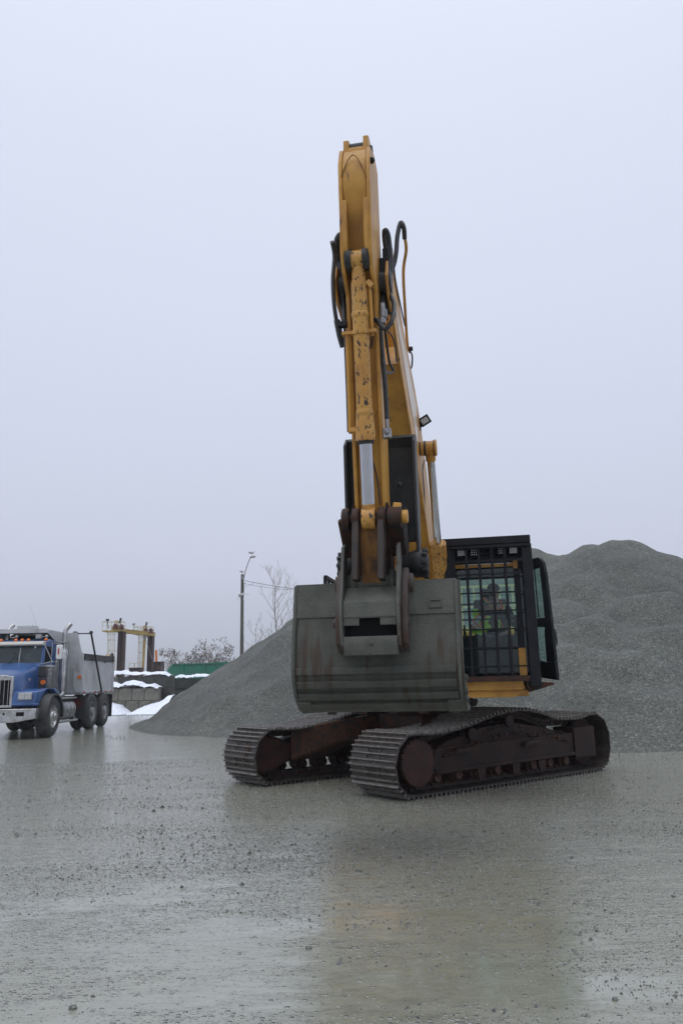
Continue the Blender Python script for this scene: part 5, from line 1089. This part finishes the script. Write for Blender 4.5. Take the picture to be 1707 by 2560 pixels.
def snow(name, x0, x1, y0, y1, z, prof, lb, seed=0):                       # an uneven blanket of snow; prof gives its thickness along x
    q = MB(); nx_, ny_ = 60, 8
    def top(u, v_):
        k = u * (len(prof) - 1); i = min(int(k), len(prof) - 2); f = k - i; f = f * f * (3 - 2 * f); h = prof[i] * (1 - f) + prof[i + 1] * f
        return h * (math.sin(math.pi * min(1, max(0, v_ * .9 + .08))) ** .45) + .04 * noise.noise(Vector((u * 14, v_ * 2, seed))) * (h > .05)
    for j in range(ny_ + 1):
        for i in range(nx_ + 1): u, v_ = i / nx_, j / ny_; q.v.append(Vector((x0 + (x1 - x0) * u, y0 + (y1 - y0) * v_ - .04 * (j == 0) * noise.noise(Vector((u * 22, 0, seed + 3))), z + max(-.02, top(u, v_)) - .05 * (j == 0) * (1 + noise.noise(Vector((u * 25, 1, seed)))))))
    for j in range(ny_):
        for i in range(nx_): q.f.append((j * (nx_ + 1) + i, j * (nx_ + 1) + i + 1, (j + 1) * (nx_ + 1) + i + 1, (j + 1) * (nx_ + 1) + i)); q.m.append(0)
    o = q.build(name, M['snow'], None, ang=180); return tag(o, lb, 'snow', None, None)
snow('snow_cover', wx(262, 42), wx(395, 42), 41.93, 43.35, 2 * BH, [.42, .36, .22, .40, .44, .36, .2, .24, .05], 'snow heaped on the lower ledge of the block wall', 1)
snow('snow_cover', wx(255, 43.4), wx(424, 43.4), 43.33, 44.5, 3 * BH, [.32, .34, .32, .36, .26, .24, .26, .22, .26, .24, .05], 'snow blanket lying along the top of the upper block wall', 2)
snow('snow_cover', wx(430, 46), wx(545, 46), 45.92, 47.2, 3 * BH - .16, [.14, .24, .18, .26, .26, .2, .2], 'thin snow on the dark right-hand wall beside the green container', 3)
q = MB()                                                                    # snow ploughed up against the wall foot
def bank(x0, x1, prof, Yb, dp, lb, seed):
    q = MB(); nx_, ny_ = 60, 12
    for j in range(ny_ + 1):
        for i in range(nx_ + 1):
            u, v_ = i / nx_, j / ny_; k = u * (len(prof) - 1); ii = min(int(k), len(prof) - 2); f = k - ii; h = prof[ii] * (1 - f) + prof[ii + 1] * f
            q.v.append(Vector((x0 + (x1 - x0) * u, Yb + dp * v_, h * (math.sin(math.pi / 2 * v_) ** .8) * (1 + .12 * noise.noise(Vector((u * 9, v_ * 3, seed)))) + .015 + .03 * noise.noise(Vector((u * 30, v_ * 6, seed))))))
    for j in range(ny_):
        for i in range(nx_): q.f.append((j * (nx_ + 1) + i, j * (nx_ + 1) + i + 1, (j + 1) * (nx_ + 1) + i + 1, (j + 1) * (nx_ + 1) + i)); q.m.append(0)
    tag(q.build('snow_bank', M['snow'], None, ang=180), lb, 'snow bank')
bank(wx(255, 41), wx(322, 41), [.6, .55, .5, .42, .2, .0], 39.6, 2.3, 'small snow bank on the ground beside the truck tail', 5)
bank(wx(330, 41), wx(430, 41), [.0, .25, .42, .5, .6, .8, .9], 39.4, 2.5, 'long snow bank rising to the right at the foot of the block wall', 6)
# --- gantry: two sheet-pile towers carrying faded yellow beams, cages and platforms
GY_ = 75
GT = thing('gantry', (WP(330, 1700, GY_).x, GY_, 0), 'brown twin-tower gantry with faded yellow beams, railings and ladder cages behind the block wall', 'gantry')
def gp(px, py, dy=0): p = WP(px, py, GY_ + dy); return p - GT.location
def gbox(mb, px0, px1, py0, py1, dy, dep):
    a, b_ = gp(px0, py1, dy), gp(px1, py0, dy); mb.bb(a.x, b_.x, a.y, a.y + dep, a.z, b_.z)
for (x0, x1, yt, dy) in ((288, 310, 1578, 0), (364, 382, 1588, 4)):
    q = MB(); a, b_ = gp(x0, 1760, dy), gp(x1, yt, dy); wv = b_.x - a.x; P_ = []
    for k in range(9): P_.append((a.x + wv * k / 8, a.y + (.12 if k % 4 in (1, 2) else 0)))
    for k in range(8, -1, -1): P_.append((a.x + wv * k / 8, a.y + .9 - (.12 if k % 4 in (1, 2) else 0)))
    q.prism(P_, -.2, b_.z, 'z'); q.build('tower', M['pile_brown'], GT, ang=20)
q = MB(); q.beam(gp(281, 1574), gp(386, 1586, 4), .35, .33); q.beam(gp(281, 1570), gp(386, 1582, 4), .5, .05); q.beam(gp(281, 1578), gp(386, 1590, 4), .5, .05); q.beam(gp(281, 1576, 1.6), gp(386, 1588, 5.6), .3, .3); gbox(q, 280, 295, 1566, 1579, -.3, 2.2); gbox(q, 301, 308, 1569, 1578, -.3, .6); gbox(q, 371, 378, 1581, 1590, 3.7, .6); gbox(q, 367, 371, 1588, 1594, 3.7, .5)
q.build('crossbeam', M['gantry_yellow'], GT, bevel=.02)
def railing(x0, x1, yt, yb, dy, n_, dep):
    q = MB(); a, b_ = gp(x0, yb, dy), gp(x1, yt, dy); t_ = .04
    for yy in (a.y, a.y + dep):
        for z in (b_.z, (a.z + b_.z) / 2): q.beam((a.x, yy, z), (b_.x, yy, z), t_, t_)
        for k in range(n_ + 1): x = a.x + (b_.x - a.x) * k / n_; q.beam((x, yy, a.z), (x, yy, b_.z), t_, t_)
    for x in (a.x, b_.x): q.beam((x, a.y, b_.z), (x, a.y + dep, b_.z), t_, t_)
    q.build('railing', M['gantry_white'], GT)
    q = MB(); q.bb(a.x, b_.x, a.y - .02, a.y + dep + .02, a.z - .12, a.z); q.build('platform', M['gantry_yellow'], GT)
railing(256, 303, 1553, 1576, -.4, 4, 1.5); railing(336, 376, 1566, 1584, 3.6, 5, 1.5); 
q = MB()
for (x0, dy, yt) in ((286, -.45, 1553), (292, -.45, 1553), (357, 3.5, 1566), (363, 3.5, 1566)): a, b_ = gp(x0, yt + 22, dy), gp(x0 + 5, yt - 1, dy); q.tube([a, (a.x + .03, a.y, b_.z - .15), ((a.x + b_.x) / 2, a.y, b_.z), (b_.x, a.y, b_.z - .15), (b_.x, a.y, a.z)], .04, 6)
q.build_each('safety_hoop', M['gantry_yellow'], GT)
def cage(xs, yt, yb, dy, rings):
    q = MB()
    for i, px in enumerate(xs):
        a, b_ = gp(px[0], yt, dy - .3 * (i % 2)), gp(px[1], yb, dy - .3 * (i % 2)); q.beam(a, b_, .045, .045)
    for r_ in rings: a, b_ = gp(xs[0][0], r_, dy - .3), gp(xs[-1][0], r_, dy - .3); q.tube([(a.x, a.y + .6, a.z), (a.x, a.y, a.z), ((a.x + b_.x) / 2, a.y - .25, a.z), (b_.x, a.y, b_.z), (b_.x, a.y + .6, b_.z)], .03, 6, 3)
    q.build('ladder_cage', M['gantry_white'], GT)
cage([(270, 271), (273, 274), (278, 279), (283, 283.5), (287, 288)], 1577, 1700, -.1, (1585, 1600, 1627, 1654)); cage([(347, 345), (349.5, 348), (354, 352), (358, 356)], 1588, 1690, 4, (1593, 1607, 1632, 1657))
q = MB(); q.beam(gp(362.5, 1597, 3.2), gp(356, 1700, 3.2), .21, .2); a = gp(355.5, 1683, 3.1); q.box((a.x, a.y, a.z + .2), (.3, .2, .5)); q.build('diagonal_strut', M['gantry_yellow'], GT)
q = MB(); q.beam(gp(365, 1600, 3.1), gp(380, 1646, 3.1), .035, .035); q.beam(gp(362, 1585, 3.1), gp(363, 1598, 3.1), .25, .2); q.build('cable', M['grey_metal'], GT)
q = MB()
for (px, py, dy) in ((290, 1565, -.6), (305, 1566, -.5), (365.5, 1576, 3.4), (378, 1576, 3.4)): a = gp(px, py, dy); q.lathe(a - Vector((0, .2, 0)), (0, 1, 0), [(0, 0), (0, .2), (.3, .2), (.3, 0)], 14); q.box(a - Vector((0, 0, .2)), (.45, .3, .12))
q.build_each('winch', mat('dull red machinery', (0.16, 0.035, 0.04), (0.05, 0.03, 0.03), 4, .6), GT)
for (px, py, dy, tilt) in ((269.5, 1550, -.4, 0), (301.5, 1550, -.4, 25), (335, 1561, 3.6, 0), (366, 1560, 3.6, 25)):
    q = MB(); a = gp(px, py, dy); 
    if tilt: q.beam(gp(px - 1.5, py + 8, dy), gp(px + 1.5, py - 5, dy), .16, .12)
    else: q.box(a, (.26, .18, .2)); 
    q.beam(a, gp(px + (2 if px < 270 else 0), py + 22, dy), .05, .05); q.build('floodlight', M['grey_metal'] if tilt == 0 and px > 300 else M['dark_slate'], GT)
def gthing(name, px0, px1, py0, Y, mt, lb, cat, dep=1.5):
    a, b_ = WP(px0, 1700, Y), WP(px1, py0, Y); q = MB(); w_ = b_.x - a.x; q.bb(0, w_, 0, dep, 0, b_.z)
    for k in range(1, 4): q.bb(w_ * k / 4 - .03, w_ * k / 4 + .03, -.05, -.001, 0, b_.z - .05)
    q.bb(-.04, w_ + .04, -.06, dep + .04, b_.z + .001, b_.z + .08)
    o = q.build(name, M[mt], None, bevel=.01); o.location = (a.x, Y, 0); return tag(o, lb, cat)
gthing('rusty_container', 381, 402.5, 1656, 70, 'pile_brown', 'rust brown box container standing against the right gantry tower', 'container')
tk = gthing('low_tank', 322, 349, 1671, 72, 'pile_brown', 'low brown tank between the gantry towers with a small railing on top', 'tank')
q = MB(); z0 = WP(335, 1671, 72).z; w_ = wx(349, 72) - wx(322, 72)
for x in (-.0, w_ * .45, w_ * .5, w_ * .95): q.beam((x, .05, z0), (x, .05, z0 + .48), .04, .04)
q.beam((-.02, .05, z0 + .48), (w_ * .45, .05, z0 + .48), .04, .04); q.beam((w_ * .5, .05, z0 + .46), (w_ * .95, .05, z0 + .5), .04, .04); q.build('tank_railing', M['gantry_white'], tk)
q = MB(); a, b_ = WP(394, 1700, 71.6), WP(391, 1627, 71.6); q.beam((a.x - b_.x, 0, 0), (0, 0, b_.z), .2, .2); q.beam((.02, -.02, b_.z), (-.03, -.02, b_.z + .08), .14, .14)
o = q.build('leaning_post', M['orange_paint'], None, bevel=.02); o.location = (b_.x, 71.6, 0); tag(o, 'orange steel post leaning behind the rust brown container', 'post')
# --- green container-like hopper beyond the wall
GC = 58
q = MB(); a = WP(410.5, 1683, GC); x1 = WP(640, 1663, GC).x; zt = WP(440, 1662, GC).z; xs0 = WP(431, 1663, GC).x
q.prism([(0, 0), (0, a.z), (xs0 - a.x, zt), (x1 - a.x, zt), (x1 - a.x, 0)], 0, 2.6, 'y')
GH_ = q.build('green_hopper', M['green'], None, bevel=.02); GH_.location = (a.x, GC, 0); tag(GH_, 'long green steel hopper with sloping left end behind the snowy walls', 'hopper')
q = MB()
for px in (458, 512, 566, 620): x = WP(px, 1670, GC).x - a.x; q.bb(x - .06, x + .06, -.1, -.001, 0, zt)
q.build_each('stiffener', M['green'], GH_)
q = MB(); q.bb(xs0 - a.x - .05, x1 - a.x, -.08, .02, zt + .001, zt + .08); q.bb(xs0 - a.x - .5, x1 - a.x, -.06, -.002, zt * .5, zt * .5 + .08); q.build('top_rail', M['green'], GH_)
q = MB(); xa = WP(532, 1655, GC).x - a.x; q.bb(xa, x1 - a.x, .3, 2.2, zt + .09, WP(540, 1655, GC).z); q.build('raised_cover', M['green'], GH_)
q = MB(); xa = WP(422, 1665, GC).x - a.x; q.cyl((xa, .6, zt * .6), (xa, .6, WP(422, 1664, GC).z), .05, n=8); q.build('vent_pipe', M['dark_slate'], GH_)
# --- street lamp on a timber pole, with cameras, gulls and wires
LY = 55; lb_ = WP(604.5, 1650, LY); lt_ = WP(606, 1436, LY)
LP = thing('street_lamp', (lb_.x, LY, 0), 'tall timber pole with curved arm and cobra-head lamp behind the heap', 'street lamp')
def lp(px, py, dy=0): return WP(px, py, LY + dy) - LP.location
q = MB(); q.cyl((0, 0, 0), lp(606, 1436), .15, .105, 16); q.build('pole', M['pole_wood'], LP)
q = MB(); q.tube([lp(609, 1449), lp(612, 1434), lp(618, 1414), lp(624, 1399), lp(627, 1394)], .035, 8); q.beam(lp(607, 1440), lp(607, 1449), .12, .3); q.build('arm', M['grey_metal'], LP)
q = MB(); c = lp(632, 1392); q.sphere(c, .24, 16, 8, (.98, .55, .34), Matrix.Rotation(R(-5), 3, 'Y')); q.build('lamp_head', M['grey_metal'], LP)
for (p0, p1) in (((607, 1485), (622, 1485)), ((604, 1487), (598, 1496))):
    q = MB(); a, b_ = lp(*p0, -.1), lp(*p1, -.15); q.beam(a, b_, .03, .03); q.cyl(b_ - Vector((.16, 0, -.01)), b_ + Vector((.03, -.02, -.04)), .045, n=10); q.sphere(a, .08, 8, 6); q.build('camera', M['white'], LP)
q = MB(); a = lp(600, 1489, -.15); q.box(a, (.18, .12, .2)); a = lp(612.5, 1459, -.1); q.sphere(a, .05, 8, 6); q.tube([lp(609, 1450, -.13), lp(610, 1470, -.14), lp(609, 1492, -.14), lp(606, 1500, -.14)], .02, 6); q.build('junction_box', M['grey_metal'], LP, bevel=.01)
def gull(loc, s, face, lb, bend=0):
    g_ = thing('gull', loc, lb, 'gull', 'gulls perched on the street lamp', rz=face)
    js_ = [(-.20, 0, .13, (.012, .02)), (-.10, 0, .155, (.035, .04)), (.0, 0, .17, (.055, .06)), (.08, 0, .20, (.05, .055)), (.12, 0, .26, (.030, .03)), (.145, 0, .30 - bend, (.033, .033)), (.17, 0, .30 - bend, (.02, .02))]
    b_ = skin_body('body', js_, [(i, i + 1) for i in range(6)], M['feather_white'], g_, 2)
    q = MB()
    for sy in (-1, 1): q.sphere((-.06, sy * .05, .175), .1, 10, 8, (1.5, .18, .42), Matrix.Rotation(R(12), 3, 'Y'))
    q.build('wing', M['feather_grey'], g_)
    q = MB(); q.cyl((.18, 0, .298 - bend), (.225, 0, .285 - bend), .009, .003, 6); q.build('beak', M['gantry_yellow'], g_)
    q = MB()
    for sy in (-.022, .022): q.cyl((.01, sy, 0), (.01, sy, .12), .006, n=5); q.box((.025, sy, .004), (.05, .03, .006))
    q.build('leg', M['badge'], g_); g_.scale = (s,) * 3; return g_
gull(LP.location + lp(630.5, 1389.5), 1.25, R(8), 'grey-backed gull perched on top of the lamp head')
gull(LP.location + lp(605, 1436.3), 1.15, R(60), 'pale gull sitting on the flat top of the timber pole')
q = MB(); A_ = WP(609, 1451, LY); B_ = WP(760, 1476, 52); C_ = WP(1010, 1530, 48); D_ = WP(602, 1459, LY)
q.tube([A_, WP(650, 1459, 54), WP(700, 1467.5, 53.2), B_, WP(880, 1503, 50), C_], .016, 6, 6); q.build('power_cable', M['dark_slate'], None)['label'] = 'upper overhead wire running right from the timber lamp pole'
o = bpy.data.objects['power_cable']; o['category'] = 'overhead wire'; o['group'] = 'overhead wires at the lamp pole'
q = MB(); q.tube([D_ + Vector((.2, 0, 0)), WP(650, 1466, 54), WP(700, 1473, 53.2), WP(760, 1480, 52), C_ - Vector((0, 0, .3))], .010, 6, 6); q.tube([WP(611, 1467, LY), WP(622, 1464, LY), WP(637, 1456.5, 54.2)], .008, 5)
o = q.build('power_cable', M['dark_slate'], None); tag(o, 'thinner lower wire running right from the timber lamp pole', 'overhead wire', 'overhead wires at the lamp pole')
# --- bare trees
def tree(px, Y, ztop, hgt, spread, kind, lb, seed, name='bare_tree'):
    rn = random.Random(seed); b0 = WP(px, 1600, Y); t = thing(name, (b0.x, Y, 0), lb, 'tree', 'bare winter trees')
    tw = MB(); tr_m = MB(); ends = []
    def grow(p, d, L, r, lev):
        pts = [p]; rs2 = [r]; n_ = 5
        for i in range(n_):
            if kind == 'poplar': d = (d + Vector((rn.uniform(-.08, .08), rn.uniform(-.08, .08), .13))).normalized()
            else: d = (d + Vector((rn.uniform(-.16, .16), rn.uniform(-.16, .16), rn.uniform(-.03, .10)))).normalized()
            pts.append(pts[-1] + d * L / n_); rs2.append(r * (1 - .85 * (i + 1) / n_) + .003)
        (tr_m if lev == 0 else tw).tube(pts, rs2, 5 if lev < 2 else 3, 1, False)
        if lev < (3 if kind != 'poplar' else 3):
            nb = {0: spread[0], 1: spread[1], 2: spread[2]}[lev]
            for k in range(nb):
                f = (.12 + .86 * (k + rn.random()) / nb) if lev == 0 else rn.uniform(.2, .98); i = min(int(f * n_), n_ - 1); q_ = pts[i].lerp(pts[i + 1], f * n_ - i)
                a = rn.random() * 6.283; sd_ = d.orthogonal().normalized(); sd_ = Matrix.Rotation(a, 3, d) @ sd_
                up_ = .75 if kind == 'poplar' else .55; nd = (d * up_ + sd_ * (.7 if lev == 0 else .75)).normalized()
                LL = L * ((.42 if lev == 0 else .5) * (1.15 - .75 * f if lev == 0 else 1) * rn.uniform(.8, 1.15)); grow(q_, nd, LL, max(.008, r * .42 * (1 - .5 * f)), lev + 1)
        elif kind == 'bush':
            for k in range(3): ends.append(pts[rn.randint(2, n_)])
    if kind == 'poplar': grow(Vector((0, 0, 0)), Vector((0, 0, 1)), hgt, .08, 0)
    else:
        for k in range(11): a = 6.283 * k / 11; grow(Vector((.12 * math.cos(a), .12 * math.sin(a), 0)), Vector((math.cos(a) * .62 * rn.uniform(.2, 1.3), math.sin(a) * .5, 1)).normalized(), hgt * rn.uniform(.75, 1.0), .05, 0 if k else 0)
    tr_m.build('trunk', M['twig'], t); tw.build('crown', M['twig'], t)
    if ends:
        q = MB()
        for p in ends: q.add([p + Vector((rn.uniform(-.03, .03), rn.uniform(-.03, .03), -.09)), p + Vector((.02, 0, 0)), p + Vector((-.02, 0, 0)), p + Vector((0, .02, .03))], [(0, 1, 3), (0, 2, 3), (0, 1, 2)])
        q.build('catkins', M['catkin'], t)['kind'] = 'stuff'
    return t
tree(702, 60, 0, WP(702, 1440, 60).z, (20, 3, 2), 'poplar', 'slender bare poplar rising behind the left slope of the heap', 4)
tree(648, 62, 0, WP(648, 1590, 62).z + .6, (12, 4, 2), 'poplar', 'low bare sapling between the poplar and the lamp pole', 9)
tree(511, 63, 0, WP(511, 1600, 63).z * 1.05, (10, 5, 3), 'bush', 'spreading bare shrub with brown catkins behind the green hopper', 12, 'bare_shrub')
# --- the wet mist itself
hz = bpy.data.materials.new('mist'); hz.use_nodes = True; n = hz.node_tree.nodes; n.remove(n['Principled BSDF'])
pv = n.new('ShaderNodeVolumePrincipled'); pv.inputs['Color'].default_value = (0.93, 0.95, 1.0, 1); pv.inputs['Density'].default_value = 0.0008; pv.inputs['Anisotropy'].default_value = 0.0
hz.node_tree.links.new(pv.outputs[0], n['Material Output'].inputs['Volume'])
q = MB(); q.bb(-905, 905, -65, 905, -2, 75); o = q.build('haze', hz); tag(o, kind='stuff')
